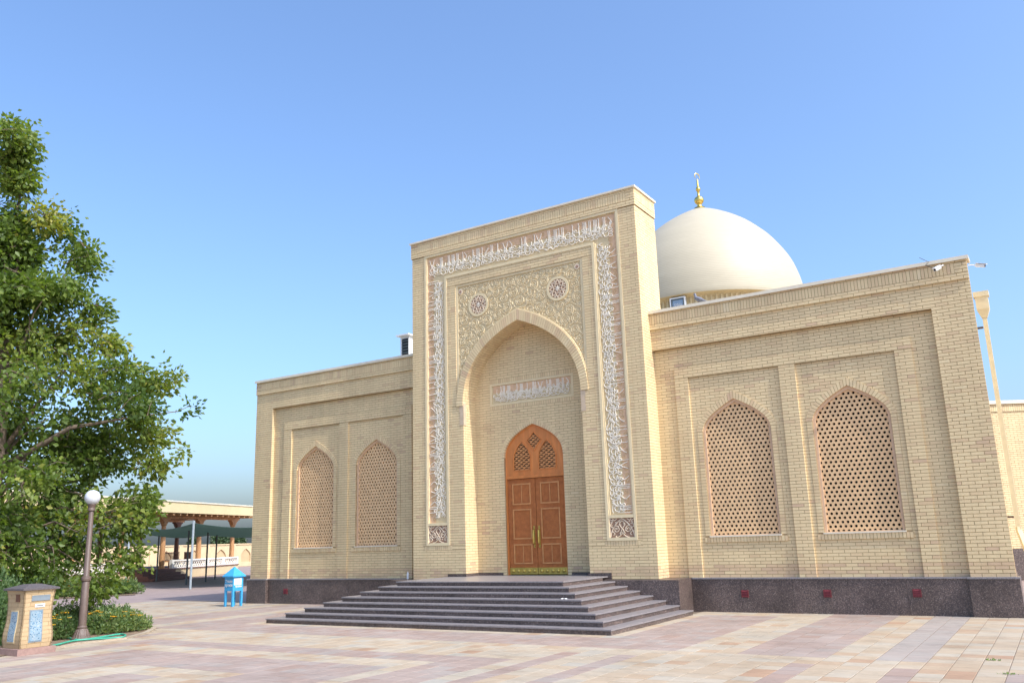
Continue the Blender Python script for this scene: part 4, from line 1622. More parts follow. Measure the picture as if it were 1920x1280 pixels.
def tone(x, y):
    """cream or mauve, in carpet-like frames round the steps"""
    ax = abs(x)
    if y > -5.64 and ax < 5.19:
        return 0
    if y > -6.85 and ax < 5.45 and y < -5.6:
        return 1
    if y > -6.9:
        if ax < 5.19:
            return 0
        if 5.19 <= ax < 6.95:
            return 1 if y < -0.6 else 0
        if 6.95 <= ax < 7.75:
            return 0
        if 7.75 <= ax < 9.3:
            return 1
        if 9.3 <= ax < 9.95:
            return 0
        if 9.95 <= ax < 10.6:
            return 2
        return 0
    # carpets in front
    if ax < 4.6 and y < -8.75:
        if ax > 3.85 or y > -9.45:
            return 1
        if ax > 3.2 or y > -10.1:
            return 0
        if ax > 1.6 or y > -11.3:
            return 1
        if ax > 0.5 or y > -12.2:
            return 0
        return 1
    if y < -7.55:
        for a, b_ in ((5.2, 5.55), (6.25, 6.6), (9.0, 9.35), (10.25, 10.6), (11.6, 12.0)):
            if a <= ax < b_:
                return 1
    return 0


SW, SL = 0.345, 0.345
slabs = []
nx = int(33 / SW)
for i in range(nx):
    x0 = -17 + i * SW
    y = -18 + (0.17 if i % 2 else 0) * 0
    while y < 0.55:
        L = SL
        # the long expansion joints are kept free
        y1 = y + L
        xc, yc = x0 + SW / 2, y + L / 2
        hid = (abs(xc) < XS - 0.2 and yc > YS0 + 0.2) or (yc > 0.35)
        if not hid and not in_bed(xc, yc):
            slabs.append(((Vector((xc, yc, 0)) - CAM).length, xc, yc, L))
        y = y1


def visible(x, y):
    d = Vector((x, y, 0)) - CAM
    w = d.dot(fwd)
    if w <= 0.5:
        return False
    return abs(d.dot(rt) / w * FPX) < 1010 and abs(d.dot(up) / w * FPX) < 690


slabs.sort(key=lambda t: (0 if visible(t[1], t[2]) else 1, t[0]))
fld = MB()
pool = {}


def slab_tint(x, y, tn):
    t = random.gauss(0.52, 0.2)
    if tn == 2:
        t = random.gauss(0.95, 0.06)
    if tn == 0 and x > 8:
        t -= 0.12
    return min(1, max(0, t))


def put_slab(q, x0, x1, y0, y1, z, mat, t):
    b = 0.004
    q.faces([(x0, y0, -0.004), (x1, y0, -0.004), (x1, y1, -0.004), (x0, y1, -0.004), (x0 + b, y0 + b, z), (x1 - b, y0 + b, z), (x1 - b, y1 - b, z), (x0 + b, y1 - b, z)],
            [(4, 5, 6, 7), (0, 1, 5, 4), (1, 2, 6, 5), (2, 3, 7, 6), (3, 0, 4, 7)], mat, t)


for i, (d, xc, yc, L) in enumerate(slabs):
    tn = tone(xc, yc)
    t = slab_tint(xc, yc, tn)
    mat = 1 if tn else 0
    w, l = SW / 2 - 0.0045, L / 2 - 0.0045
    if i < 300:
        tk = (mat, round(t * 9))
        if tk not in pool:
            q = MB()
            put_slab(q, -w, w, -l, l, 0.0, 0, tk[1] / 9)
            o = q.build('paving_slab', ('slab_cream', 'slab_mauve')[mat])
            pool[tk] = o.data
        else:
            o = bpy.data.objects.new('paving_slab', pool[tk])
            col.objects.link(o)
        o.parent = pav
        o.location = (xc, yc, random.uniform(-0.002, 0.001))
    else:
        put_slab(fld, xc - w, xc + w, yc - l, yc + l, random.uniform(-0.002, 0.001), mat, t)
stuff(fld.build('slab_field', ['slab_cream', 'slab_mauve'], pav))

# ================================================================== FITTINGS ON THE BUILDING
def security_camera(loc, aim, label):
    t = thing('security_camera', label, 'camera', loc)
    t.scale = (0.58, 0.58, 0.58)
    d = Vector(aim).normalized()
    g = MB()
    s_ = d.cross(Vector((0, 0, 1))).normalized()
    u_ = s_.cross(d)
    a, b_ = Vector((0, 0, 0)) + d * 0.12, d * 0.46
    sec = [(-0.06, -0.055), (0.06, -0.055), (0.06, 0.04), (0.035, 0.06), (-0.035, 0.06), (-0.06, 0.04)]
    k0 = len(g.v)
    for c in (a, b_):
        g.v += [tuple(c + s_ * p[0] + u_ * p[1]) for p in sec]
    for j in range(6):
        g.f.append((k0 + j, k0 + (j + 1) % 6, k0 + 6 + (j + 1) % 6, k0 + 6 + j))
    g.f += [tuple(k0 + j for j in range(6))[::-1], tuple(k0 + 6 + j for j in range(6))]
    g.m += [0] * 8
    g.t += [0.5] * 8
    g.build('housing', 'white_metal', t)
    g = MB()
    g.bar(d * 0.10 + u_ * 0.075, d * 0.52 + u_ * 0.075, 0.15, 0.012, 0, tuple(u_))
    g.build('sun_shield', 'white_metal', t)
    g = MB()
    g.tube([d * 0.455 - u_ * 0.005, d * 0.475 - u_ * 0.005], 0.042, 12)
    g.build('lens', 'rubber', t)
    return t


c = security_camera((11.04, -0.17, 7.56), (-0.45, -0.75, -0.42), 'white bullet security camera on the front face of the brick cornice')
g = MB()
g.tube([(0.06, 0.21, 0.06), (0.06, 0.12, 0.06), (-0.03, -0.08, -0.02)], 0.022, 8)
g.build('bracket', 'white_metal', c)
c = security_camera((11.64, 0.2, 7.56), (0.85, -0.3, -0.30), 'white bullet security camera sticking out from the end of the cornice')
g = MB()
g.tube([(-0.14, 0, 0.02), (-0.05, 0, 0.02), (0.12, -0.04, -0.03)], 0.022, 8)
g.build('bracket', 'white_metal', c)
g = MB()
g.tube([(10.72, -0.11, 7.66), (10.80, -0.12, 7.72), (10.62, -0.13, 7.86)], 0.006, 5)
g.tube([(10.72, -0.11, 7.66), (10.9, -0.10, 7.55), (11.0, -0.13, 7.53)], 0.008, 5)
tag(g.build('cable', 'rubber'), 'thin black cable beside the camera on the cornice', 'cable')

dp = thing('drainpipe', 'cream square drainpipe with a rainwater hopper at the building end', 'drainpipe', (11.62, 2.5, 0))
g = MB()
g.box(-0.17, 0.17, -0.13, 0.13, 7.33, 7.46)
p = [(-0.14, -0.11, 7.33), (0.14, -0.11, 7.33), (0.14, 0.11, 7.33), (-0.14, 0.11, 7.33)]
for zz, k in ((7.02, 1.0), (6.80, 0.42)):
    q = [((-0.14) * k, -0.11 * k, zz), (0.14 * k, -0.11 * k, zz), (0.14 * k, 0.11 * k, zz), (-0.14 * k, 0.11 * k, zz)]
    for j in range(4):
        g.quad(q[j], q[(j + 1) % 4], p[(j + 1) % 4], p[j])
    p = q
g.build('hopper', 'pipe_paint', dp)
g = MB()
g.box(-0.05, 0.05, -0.04, 0.04, 1.75, 6.80)
g.build('pipe', 'pipe_paint', dp)
g = MB()
g.tube([(0, 0, 1.80), (0, 0, 1.72), (0.10, -0.05, 1.25), (0.14, -0.07, 1.1), (0.36, -0.16, 0.9)], 0.07, 4)
g.build('elbow', 'pipe_paint', dp)
g = MB()
for zz in (6.55, 2.0):
    g.box(-0.26, -0.06, -0.02, 0.02, zz, zz + 0.05)
g.build('bracket', 'pole_brown', dp)

# pigeon on the parapet
pg = thing('pigeon', 'grey pigeon standing on the parapet below the dome', 'bird', (5.26, 0.12, 7.746))
g = MB()
body = [(-0.19, 0.055, 0.012), (-0.13, 0.075, 0.032), (-0.05, 0.115, 0.058), (0.03, 0.15, 0.066), (0.08, 0.19, 0.055), (0.095, 0.235, 0.034), (0.10, 0.265, 0.03), (0.105, 0.29, 0.034), (0.112, 0.312, 0.027), (0.117, 0.326, 0.010)]
g.tube([(-b_[0], 0, b_[1]) for b_ in body], [b_[2] for b_ in body], 12)
g.tube([(-0.12, 0, 0.292), (-0.165, 0, 0.28)], [0.011, 0.003], 6)
pb = g.build('body', 'pigeon_grey', pg, smooth=True)
for s in (-1, 1):
    g = MB()
    g.tube([(-0.06, s * 0.05, 0.175), (0.02, s * 0.062, 0.14), (0.12, s * 0.045, 0.09), (0.20, s * 0.02, 0.062)], [0.018, 0.034, 0.024, 0.005], 8)
    g.build('wing', 'pigeon_grey', pg, smooth=True)
    g = MB()
    g.tube([(-0.01, s * 0.025, 0.10), (-0.01, s * 0.025, 0.006)], 0.006, 5)
    g.tube([(-0.045, s * 0.025, 0.004), (0.012, s * 0.025, 0.004)], 0.004, 4)
    g.build('leg', 'vent_red', pg)

# little things left about
g = MB()
g.lathe([(0.0, 0.0), (0.032, 0.0), (0.034, 0.02), (0.034, 0.15), (0.026, 0.18), (0.013, 0.2), (0.013, 0.225), (0.0, 0.226)], 12)
tag(g.build('bottle', 'paper', smooth=True, loc=(-4.25, -0.35, ZB)), 'small white bottle standing on the granite plinth beside the portal', 'bottle')
g = MB()
for i in range(4):
    x = -0.09 + i * 0.045
    g.quad((x, -0.05, 0.003 + 0.012 * (i % 2)), (x + 0.045, -0.055, 0.003 + 0.012 * ((i + 1) % 2)), (x + 0.045, 0.05, 0.004 + 0.012 * ((i + 1) % 2)), (x, 0.055, 0.004 + 0.012 * (i % 2)))
tag(g.build('paper_scrap', 'paper', loc=(2.95, YS0 + 5 * TR - 0.14, 5 * RS + 0.002)), 'crumpled scrap of white paper lying on a granite step', 'paper')

# ================================================================== SIDE BUILDING ON THE RIGHT
a0 = at_dist(1838, 34.0)
an = thing('brick_annex', 'sunlit plain brick building seen past the drainpipe', 'building', tuple(a0), YAW)
br, mo = MB(), MB()
fa = front(0)
AZ = 1.02
brick_area(br, mo, fa, 0, 6.0, AZ, 5.75)
soldier_row(br, mo, front(-0.03), 0, 6.0, 5.75, 6.02, depth=0.05)
wo = mo.build('wall', 'mortar', an)
stuff(br.build('brickwork', 'brick', wo))
g = MB()
g.box(-0.05, 6.05, -0.10, 4, 6.02, 6.14)
g.build('coping', 'coping_metal', an)
g = MB()
g.box(0, 6, -0.06, 0.3, 0, AZ)
g.build('plinth', 'granite', an)
g = MB()
g.box(0.01, 5.99, 0.02, 3.9, 0.0, 6.0)
g.build('body', 'wall_tan', an)

# ================================================================== FOLIAGE HELPERS
def unit(v):
    return v / (np.linalg.norm(v, axis=-1, keepdims=True) + 1e-9)


def leaf_cloud(pos, dirs, size, aspect=0.55, tint=None, fold=0.25):
    """pointed leaves, two triangles each, folded along the midrib"""
    n = len(pos)
    side = unit(np.cross(dirs, RNG.normal(size=(n, 3))))
    nor = np.cross(side, dirs)
    s = size[:, None]
    a = pos
    tip = pos + dirs * s
    mid = pos + dirs * s * 0.42
    l_ = mid + side * s * aspect * 0.5 + nor * s * fold * 0.5
    r_ = mid - side * s * aspect * 0.5 + nor * s * fold * 0.5
    V = np.stack([a, r_, tip, l_], 1).reshape(-1, 3)
    k = np.arange(n) * 4
    F = np.stack([np.stack([k, k + 1, k + 2], 1), np.stack([k, k + 2, k + 3], 1)], 1).reshape(-1, 3)
    T = np.repeat(tint if tint is not None else np.full(n, 0.5), 2)
    return V, F, T


def leaf_object(name, V, F, T, mat, parent=None, loc=(0, 0, 0)):
    me = bpy.data.meshes.new(name)
    me.vertices.add(len(V))
    me.vertices.foreach_set('co', np.ascontiguousarray(V, dtype=np.float32).ravel())
    me.loops.add(len(F) * 3)
    me.loops.foreach_set('vertex_index', F.astype(np.int32).ravel())
    me.polygons.add(len(F))
    me.polygons.foreach_set('loop_start', (np.arange(len(F)) * 3).astype(np.int32))
    me.materials.append(MATS[mat])
    me.update(calc_edges=True)
    at = me.attributes.new('tint', 'FLOAT', 'FACE')
    at.data.foreach_set('value', np.clip(T, 0, 1).astype(np.float32))
    o = bpy.data.objects.new(name, me)
    col.objects.link(o)
    o.location = loc
    if parent:
        o.parent = parent
    return o


# ================================================================== THE BIG TREE
tb = at_dist(-42, 26.5)
vd = np.array([tb.x - CAM.x, tb.y - CAM.y, 0])
vd /= np.linalg.norm(vd)
lat = np.array([vd[1], -vd[0], 0])          # to the right as seen from the camera
PROF = [(0.9, 1.9), (1.3, 2.8), (2.4, 3.1), (3.9, 3.35), (5.3, 3.3), (6.7, 2.8), (7.4, 2.0), (8.1, 1.7), (9.0, 1.45), (9.85, 1.15), (10.5, 0.65), (10.9, 0.2), (11.8, 0.1), (12.3, 0.25), (13.1, 0.25), (13.4, 0.1)]
pz, prr = np.array([p[0] for p in PROF]), np.array([p[1] for p in PROF])
tree = thing('mulberry_tree', 'tall broad leafy green tree with drooping branches behind the lamp post', 'tree', tuple(tb))
# leaves gather on boughs: each bough carries a flat spray of twigs, with gaps between
NB = 118
bz = RNG.uniform(1.0, 13.4, NB * 3)
bz = bz[RNG.random(NB * 3) < (np.interp(bz, pz, prr) / 4.0 + 0.02)][:NB]
NB = len(bz)
ba = RNG.uniform(0, 2 * np.pi, NB)
bra = np.interp(bz, pz, prr) * np.clip(1.04 - np.abs(RNG.normal(0, 0.2, NB)), 0.2, 1.04)
bra *= 1 + 0.16 * np.sin(bz * 2.7 + ba * 2) + 0.10 * np.sin(bz * 5.3 - ba * 3)
bpos = np.outer(bra * np.cos(ba), lat) + np.outer(0.78 * bra * np.sin(ba), vd)
bpos[:, 2] = bz
# sprays that stick out of the outline, where the photograph shows them
spray = [(35, 243), (62, 262), (20, 300), (70, 335), (120, 412), (150, 430), (178, 470), (188, 500), (165, 545), (205, 590), (225, 640), (250, 690), (290, 722), (325, 708), (285, 790), (312, 815), (318, 870), (300, 930), (280, 985), (265, 1045), (205, 1090), (100, 560), (60, 480), (30, 430)]
sp = []
for px_, py_ in spray:
    q_ = zat(px_ - 22, py_, 26.5 + RNG.normal(0, 0.5)) - tb
    sp.append((q_.x, q_.y, q_.z))
bpos = np.vstack([bpos, np.array(sp)])
bz = bpos[:, 2]
NB = len(bz)
is_spray = np.arange(NB) >= NB - len(sp)
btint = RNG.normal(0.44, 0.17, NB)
PER = 8
own = np.repeat(np.arange(NB), PER)
shrink = np.where(is_spray, 0.5, np.clip(np.interp(bz, pz, prr) / 2.2, 0.35, 1.0))
base = bpos[own] + RNG.normal(0, 1, (NB * PER, 3)) * np.array([0.46, 0.46, 0.22]) * shrink[own][:, None]
NI = 190                                        # inner fill; its darker leaf tint paints the shade inside the crown
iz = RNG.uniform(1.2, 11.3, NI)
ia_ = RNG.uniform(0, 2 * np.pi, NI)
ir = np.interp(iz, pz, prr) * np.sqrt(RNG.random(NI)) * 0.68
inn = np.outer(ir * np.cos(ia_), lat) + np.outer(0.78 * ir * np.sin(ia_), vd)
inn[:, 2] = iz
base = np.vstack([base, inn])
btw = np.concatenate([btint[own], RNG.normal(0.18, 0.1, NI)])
zz = base[:, 2]
n = len(zz)
ang = np.arctan2(base @ vd / 0.78, base @ lat)
outd = unit(np.outer(np.cos(ang), lat) + np.outer(0.78 * np.sin(ang), vd))
tdir = unit(outd * RNG.uniform(0.5, 1.1, (n, 1)) + np.array([0, 0, 1]) * RNG.uniform(-0.45, 0.55, (n, 1)) + RNG.normal(0, 0.35, (n, 3)))
tdir[zz < 2.2, 2] -= 0.55
tdir = unit(tdir)
tl = RNG.uniform(0.45, 0.95, n)
# a few long sprays that break the outline
spr = RNG.random(n) < 0.07
tl[spr] *= 1.5
cl_t = btw + RNG.normal(0, 0.06, n) + np.where(np.abs(zz - 7.4) < 1.1, 0.14, 0) * (np.cos(ang) > -0.2)  # lighter tint at mid height on the right paints sunlit leaves
start = base - tdir * (tl * 0.75)[:, None]
NL = 56
tt = RNG.random((n, NL)) ** 0.8
cen = start[:, None, :] + tdir[:, None, :] * (tl[:, None] * tt)[:, :, None]
cen[:, :, 2] -= 0.16 * (tt ** 2) * tl[:, None]
off = RNG.normal(0, 1, (n, NL, 3)) * (0.20 * (1.15 - 0.65 * tt))[:, :, None]
pos = (cen + off).reshape(-1, 3)
ld = unit(tdir[:, None, :] * 0.5 + unit(off) * 0.9 + np.array([0, 0, -0.35]) + RNG.normal(0, 0.3, (n, NL, 3))).reshape(-1, 3)
sz = RNG.uniform(0.10, 0.20, n * NL)
ti = np.repeat(cl_t, NL) + RNG.normal(0, 0.14, n * NL)
ok_ = pos[:, 2] > 0.25
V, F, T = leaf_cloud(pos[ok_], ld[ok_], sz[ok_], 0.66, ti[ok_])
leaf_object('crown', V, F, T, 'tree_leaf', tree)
g = MB()
g.tube([(0, 0, -0.05), (0.05, 0.0, 0.8), (-0.1, 0.1, 2.2), (0.0, 0.2, 4.0), (0.15, 0.1, 6.5), (0.0, 0.0, 9.0), (0.1, 0.05, 12.5)], [0.36, 0.29, 0.26, 0.22, 0.16, 0.09, 0.02], 12)
g.build('trunk', 'bark', tree, smooth=True)
rl = random.Random(4)
idx = list(range(n))
rl.shuffle(idx)
for i in idx[:46]:
    e = Vector(start[i])
    z0 = max(1.4, min(11.5, e.z * 0.62 + rl.uniform(-0.6, 0.6)))
    b0 = Vector((0, 0.1, z0))
    m1 = b0.lerp(e, 0.4) + Vector((0, 0, rl.uniform(0.2, 0.9)))
    m2 = b0.lerp(e, 0.75) + Vector((0, 0, rl.uniform(0.1, 0.6)))
    L = (e - b0).length
    g = MB()
    g.tube([b0, m1, m2, e], [0.03 + 0.015 * L, 0.02 + 0.009 * L, 0.022, 0.012], 6)
    g.build('limb', 'bark', tree, smooth=True)
g = MB()
for i in range(n):
    a, b_ = Vector(start[i]), Vector(start[i] + tdir[i] * tl[i])
    m1 = a.lerp(b_, 0.5) + Vector((0, 0, 0.03))
    b_.z -= 0.14 * tl[i]
    g.tube([a, m1, b_], [0.012, 0.008, 0.003], 4, cap=False)
stuff(g.build('twigs', 'bark', tree))


# ================================================================== SHRUBS AND FLOWERS
def shrub(name, loc, rx, h, nleaf, mat, label, group, flowers=0, size=(0.05, 0.09), tint=0.5):
    t = thing(name, label, 'plant', loc, 0, group)
    n = nleaf
    d = unit(RNG.normal(size=(n, 3)))
    d[:, 2] = np.abs(d[:, 2])
    r_ = RNG.random(n) ** 0.4
    lump = 1 + 0.22 * np.sin(d[:, 0] * 7 + loc[0] * 5) * np.cos(d[:, 1] * 6 + loc[1] * 3)
    p = d * (r_ * lump)[:, None] * np.array([rx, rx, h])
    p[:, 2] += 0.03
    ld = unit(d * 0.7 + np.array([0, 0, 0.5]) + RNG.normal(0, 0.5, (n, 3)))
    V, F, T = leaf_cloud(p, ld, RNG.uniform(*size, n), 0.5, RNG.normal(tint, 0.2, n))
    leaf_object('foliage', V, F, T, mat, t)
    g = MB()
    for i in range(9):
        a = 2 * math.pi * i / 9
        g.tube([(0.05 * math.cos(a), 0.05 * math.sin(a), 0), (rx * 0.5 * math.cos(a), rx * 0.5 * math.sin(a), h * 0.7)], [0.012, 0.005], 4, cap=False)
    g.build('stems', 'bark', t)
    for i in range(flowers):
        a = random.uniform(0, 6.28) if random.random() < 0.35 else random.gauss(-0.55, 0.8)
        q = random.random() ** 0.5
        x, y = rx * 0.9 * q * math.cos(a), rx * 0.9 * q * math.sin(a)
        z = h * math.sqrt(max(0.05, 1 - (0.85 * q) ** 2)) + 0.05
        g = MB()
        r_ = random.uniform(0.04, 0.06)
        for k in range(7):
            b_ = 2 * math.pi * k / 7
            g.poly([(x, y, z), (x + r_ * math.cos(b_), y + r_ * math.sin(b_), z + 0.015), (x + r_ * 1.15 * math.cos(b_ + 0.45), y + r_ * 1.15 * math.sin(b_ + 0.45), z + 0.005), (x + r_ * math.cos(b_ + 0.9), y + r_ * math.sin(b_ + 0.9), z + 0.015)], 0, random.random())
        g.build('flower', 'flower', t)
    return t


g = MB()
g.poly([(p.x, p.y, 0.012) for p in bed])
structure(g.build('flower_bed', 'soil'))
g = MB()
n = len(bed)
for i in range(1, 8):
    p, q = bed[i], bed[i + 1]
    d = (q - p).normalized()
    g.bar((p.x, p.y, 0.006), (q.x, q.y, 0.006), 0.12, 0.05)
structure(g.build('bed_edging', 'slab_cream'))
near = [
    ((114, 1199), 0.34, 0.52, 1500, 12, 0.45, 'orange marigold plant beside the brick pedestal'),
    ((184, 1188), 0.36, 0.48, 1500, 10, 0.6, 'bushy plant with orange flowers growing at the foot of the lamp post'),
    ((210, 1187), 0.40, 0.46, 1600, 3, 0.7, 'pale green bushy plant between two flowering clumps in the bed'),
    ((240, 1184), 0.38, 0.42, 1500, 5, 0.75, 'pale green plant where the hose loops round'),
    ((262, 1181), 0.26, 0.32, 800, 2, 0.7, 'small yellowing plant at the pointed end of the flower bed'),
    ((120, 1172), 0.50, 0.55, 1700, 0, 0.2, 'dark green shrub behind the marigolds'),
    ((160, 1170), 0.45, 0.50, 1500, 0, 0.25, 'dark green shrub right behind the lamp post'),
    ((196, 1172), 0.48, 0.50, 1500, 0, 0.35, 'mid green shrub in the second row of the flower bed'),
    ((228, 1172), 0.45, 0.42, 1400, 0, 0.45, 'low green shrub near the far edge of the flower bed'),
]
for (px, r_, h, nl, fl, ti_, lab) in near:
    p = on_z(*px)
    shrub('bedding_plant', (p.x, p.y, 0.01), r_, h, nl, 'shrub_leaf', lab, 'plants in the flower bed', fl, tint=ti_)
for i, (px, d_, r_) in enumerate(((6, 22.6, 0.9), (-22, 22.0, 1.0), (40, 24.2, 0.9))):
    p = at_dist(px, d_)
    shrub('shade_tinted_shrub', tuple(p), r_, 1.35, 3200, 'shrub_leaf', 'dark leafy shrub behind the brick pedestal', 'shrubs behind the pedestal', 0, (0.07, 0.13), 0.25)  # low leaf tint puts the big tree's shade into the colour
# grass tuft round the lamp
n = 900
p = on_z(140, 1190)
pos = np.stack([RNG.normal(p.x, 0.35, n), RNG.normal(p.y, 0.35, n), np.full(n, 0.012)], 1)
ld = unit(np.stack([RNG.normal(0, 0.25, n), RNG.normal(0, 0.25, n), np.ones(n)], 1))
V, F, T = leaf_cloud(pos, ld, RNG.uniform(0.08, 0.2, n), 0.12, RNG.normal(0.6, 0.2, n))
tag(stuff(leaf_object('grass', V, F, T, 'shrub_leaf')), 'short green grass round the lamp base', 'grass')

# farther bed
hb = [at_dist(96, 42.0), at_dist(258, 42.0), at_dist(262, 44.5), at_dist(90, 45.0)]
g = MB()
g.poly([(p.x, p.y, 0.004) for p in hb])
structure(g.build('soil_strip', 'soil'))
for i, px in enumerate((104, 126, 148, 172, 198, 222, 244)):
    p = at_dist(px, 43.3 + 0.3 * (i % 2))
    shrub('hedge_plant', tuple(p), 0.62, 0.78 if i < 5 else 0.6, 1300, 'shrub_leaf', 'leafy green plant in the far flower bed across the paving', 'plants in the far bed', 3, (0.08, 0.14), 0.6)

# garden hose
hp = [(93, 1214), (112, 1210), (135, 1204), (165, 1201), (200, 1199), (228, 1197), (235, 1193), (226, 1191), (205, 1194), (175, 1199), (150, 1202), (138, 1200), (124, 1198)]
g = MB()
pp = smooth([tuple(on_z(*p))[:2] for p in hp], 6)
g.tube([(x, y, 0.035) for x, y in pp], 0.022, 8)
p0, p1 = Vector((*pp[0], 0.035)), Vector((*pp[1], 0.035))
ho = thing('garden_hose', 'green garden hose looped along the edge of the flower bed', 'hose', (pp[0][0], pp[0][1], 0))
g.v = [(v_[0] - pp[0][0], v_[1] - pp[0][1], v_[2]) for v_ in g.v]
g.build('hose_tube', 'hose_green', ho, smooth=True)
g = MB()
dv = (p0 - p1).normalized()
g.tube([Vector((0, 0, 0.035)), Vector((0, 0, 0.03)) + dv * 0.14], [0.028, 0.018], 8)
g.build('nozzle', 'white_metal', ho)

# weeds in the joints
for (x, y) in ((11.40, -6.5), (11.62, -7.75)):
    n = 26
    pos = np.stack([RNG.normal(x, 0.06, n), RNG.normal(y, 0.03, n), np.full(n, 0.003)], 1)
    ld = unit(np.stack([RNG.normal(0, 0.8, n), RNG.normal(0, 0.8, n), np.ones(n) * 0.6], 1))
    V, F, T = leaf_cloud(pos - np.array([x, y, 0]), ld, RNG.uniform(0.025, 0.05, n), 0.4, RNG.normal(0.7, 0.2, n))
    tag(leaf_object('weed', V, F, T, 'shrub_leaf', loc=(x, y, 0)), 'small weed sprouting from a joint of the pale paving', 'plant', 'weeds in the paving joints')

# ================================================================== LAMP POST
lp = on_z(152, 1199)
lamp = thing('lamp_post', 'brown tapered lamp post with a white glass globe', 'lamp', (lp.x, lp.y, 0))
g = MB()
g.lathe([(0.0, 0.0), (0.2, 0.0), (0.2, 0.04), (0.17, 0.07), (0.155, 0.13), (0.125, 0.2), (0.1, 0.24), (0.108, 0.27), (0.09, 0.29), (0.084, 0.31)], 20)
for i in range(16):
    a = 2 * math.pi * i / 16
    g.tube([(0.185 * math.cos(a), 0.185 * math.sin(a), 0.04), (0.112 * math.cos(a), 0.112 * math.sin(a), 0.225)], 0.01, 5)
g.build('base', 'pole_brown', lamp)
g = MB()
g.lathe([(0.085, 0.30), (0.08, 1.28), (0.066, 1.30), (0.05, 2.80), (0.04, 2.82)], 20)
g.build('post', 'pole_brown', lamp, smooth=True)
g = MB()
g.lathe([(0.078, 1.24), (0.102, 1.26), (0.106, 1.30), (0.10, 1.34), (0.066, 1.36)], 20)
g.build('collar', 'pole_brown', lamp)
g = MB()
g.lathe([(0.06, 2.78), (0.085, 2.80), (0.07, 2.86), (0.095, 2.93), (0.09, 2.96), (0.0, 2.96)], 18)
g.build('globe_holder', 'pole_brown', lamp)
g = MB()
g.lathe([(0.172 * math.sin(math.pi * i / 18), 3.09 - 0.172 * math.cos(math.pi * i / 18)) for i in range(19)], 28)
g.build('globe', 'globe_glass', lamp, smooth=True)

# ================================================================== BRICK PEDESTAL
ped = thing('brick_pedestal', 'waisted yellow brick donation pedestal with blue tile panels and a dark stone cap', 'pedestal', (-4.885, -11.23, 0))
g = MB()
g.box(-0.37, 0.37, -0.37, 0.37, 0, 0.12)
g.build('base', 'base_stone', ped)
PH = [(0.12, 0.30), (0.25, 0.322), (0.38, 0.318), (0.6, 0.29), (0.85, 0.285), (1.05, 0.295), (1.19, 0.315)]


def pw(z):
    return float(np.interp(z, [p[0] for p in PH], [p[1] for p in PH]))


core = MB()
nz = 14
hz = (1.19 - 0.12) / nz
for i in range(nz):
    za, zb = 0.12 + i * hz, 0.12 + (i + 1) * hz
    wa_, wb_ = pw(za) - 0.005, pw(zb) - 0.005
    pa = [(-wa_, -wa_, za), (wa_, -wa_, za), (wa_, wa_, za), (-wa_, wa_, za)]
    pb_ = [(-wb_, -wb_, zb), (wb_, -wb_, zb), (wb_, wb_, zb), (-wb_, wb_, zb)]
    for j in range(4):
        core.quad(pa[j], pa[(j + 1) % 4], pb_[(j + 1) % 4], pb_[j])
shaft = core.build('shaft', 'mortar', ped)
for i in range(nz):
    za, zb = 0.12 + i * hz + 0.004, 0.12 + (i + 1) * hz - 0.004
    wa_, wb_ = pw(za), pw(zb)
    cuts = [-1, -0.1, 0.75, 1] if i % 2 else [-1, -0.55, 0.3, 1]
    for f in range(4):
        c, s_ = math.cos(f * math.pi / 2), math.sin(f * math.pi / 2)
        for (a, b_) in zip(cuts, cuts[1:]):
            ea = 0.005 if a > -1 else 0
            eb = 0.005 if b_ < 1 else 0
            q = []
            for dd in (0, -0.03):
                for (t_, w_, z) in ((a, wa_, za), (b_, wa_, za), (b_, wb_, zb), (a, wb_, zb)):
                    u_ = t_ * w_ + (ea if t_ == a else -eb)
                    x, y = u_, -(w_ + dd)
                    q.append((x * c - y * s_, x * s_ + y * c, z))
            g = MB()
            g.hexa(q, 0, min(1, max(0, random.gauss(0.62, 0.12))))
            g.build('brick', 'yellow_brick', shaft)
g = MB()
k = 0.36
g.box(-k, k, -k, k, 1.19, 1.225)
top = [(-0.12, -0.12, 1.30), (0.12, -0.12, 1.30), (0.12, 0.12, 1.30), (-0.12, 0.12, 1.30)]
cb = [(-k, -k, 1.225), (k, -k, 1.225), (k, k, 1.225), (-k, k, 1.225)]
for j in range(4):
    g.quad(cb[j], cb[(j + 1) % 4], top[(j + 1) % 4], top[j])
g.poly(top)
g.build('cap', 'cap_granite', ped)
fx = Frame((0, 0, 0), (0, 1, 0))
fy = Frame((0, 0, 0), (1, 0, 0))


def ped_plate(fr, u0, u1, z0, z1, mat, name, lift=0.008):
    g = MB()
    n = 8
    for i in range(n):
        za, zb = z0 + (z1 - z0) * i / n, z0 + (z1 - z0) * (i + 1) / n
        da_, db_ = pw(za) + lift, pw(zb) + lift
        g.hexa([fr.p(u0, za, da_), fr.p(u1, za, da_), fr.p(u1, zb, db_), fr.p(u0, zb, db_), fr.p(u0, za, da_ - 0.03), fr.p(u1, za, da_ - 0.03), fr.p(u1, zb, db_ - 0.03), fr.p(u0, zb, db_ - 0.03)])
    return g.build(name, mat, ped)


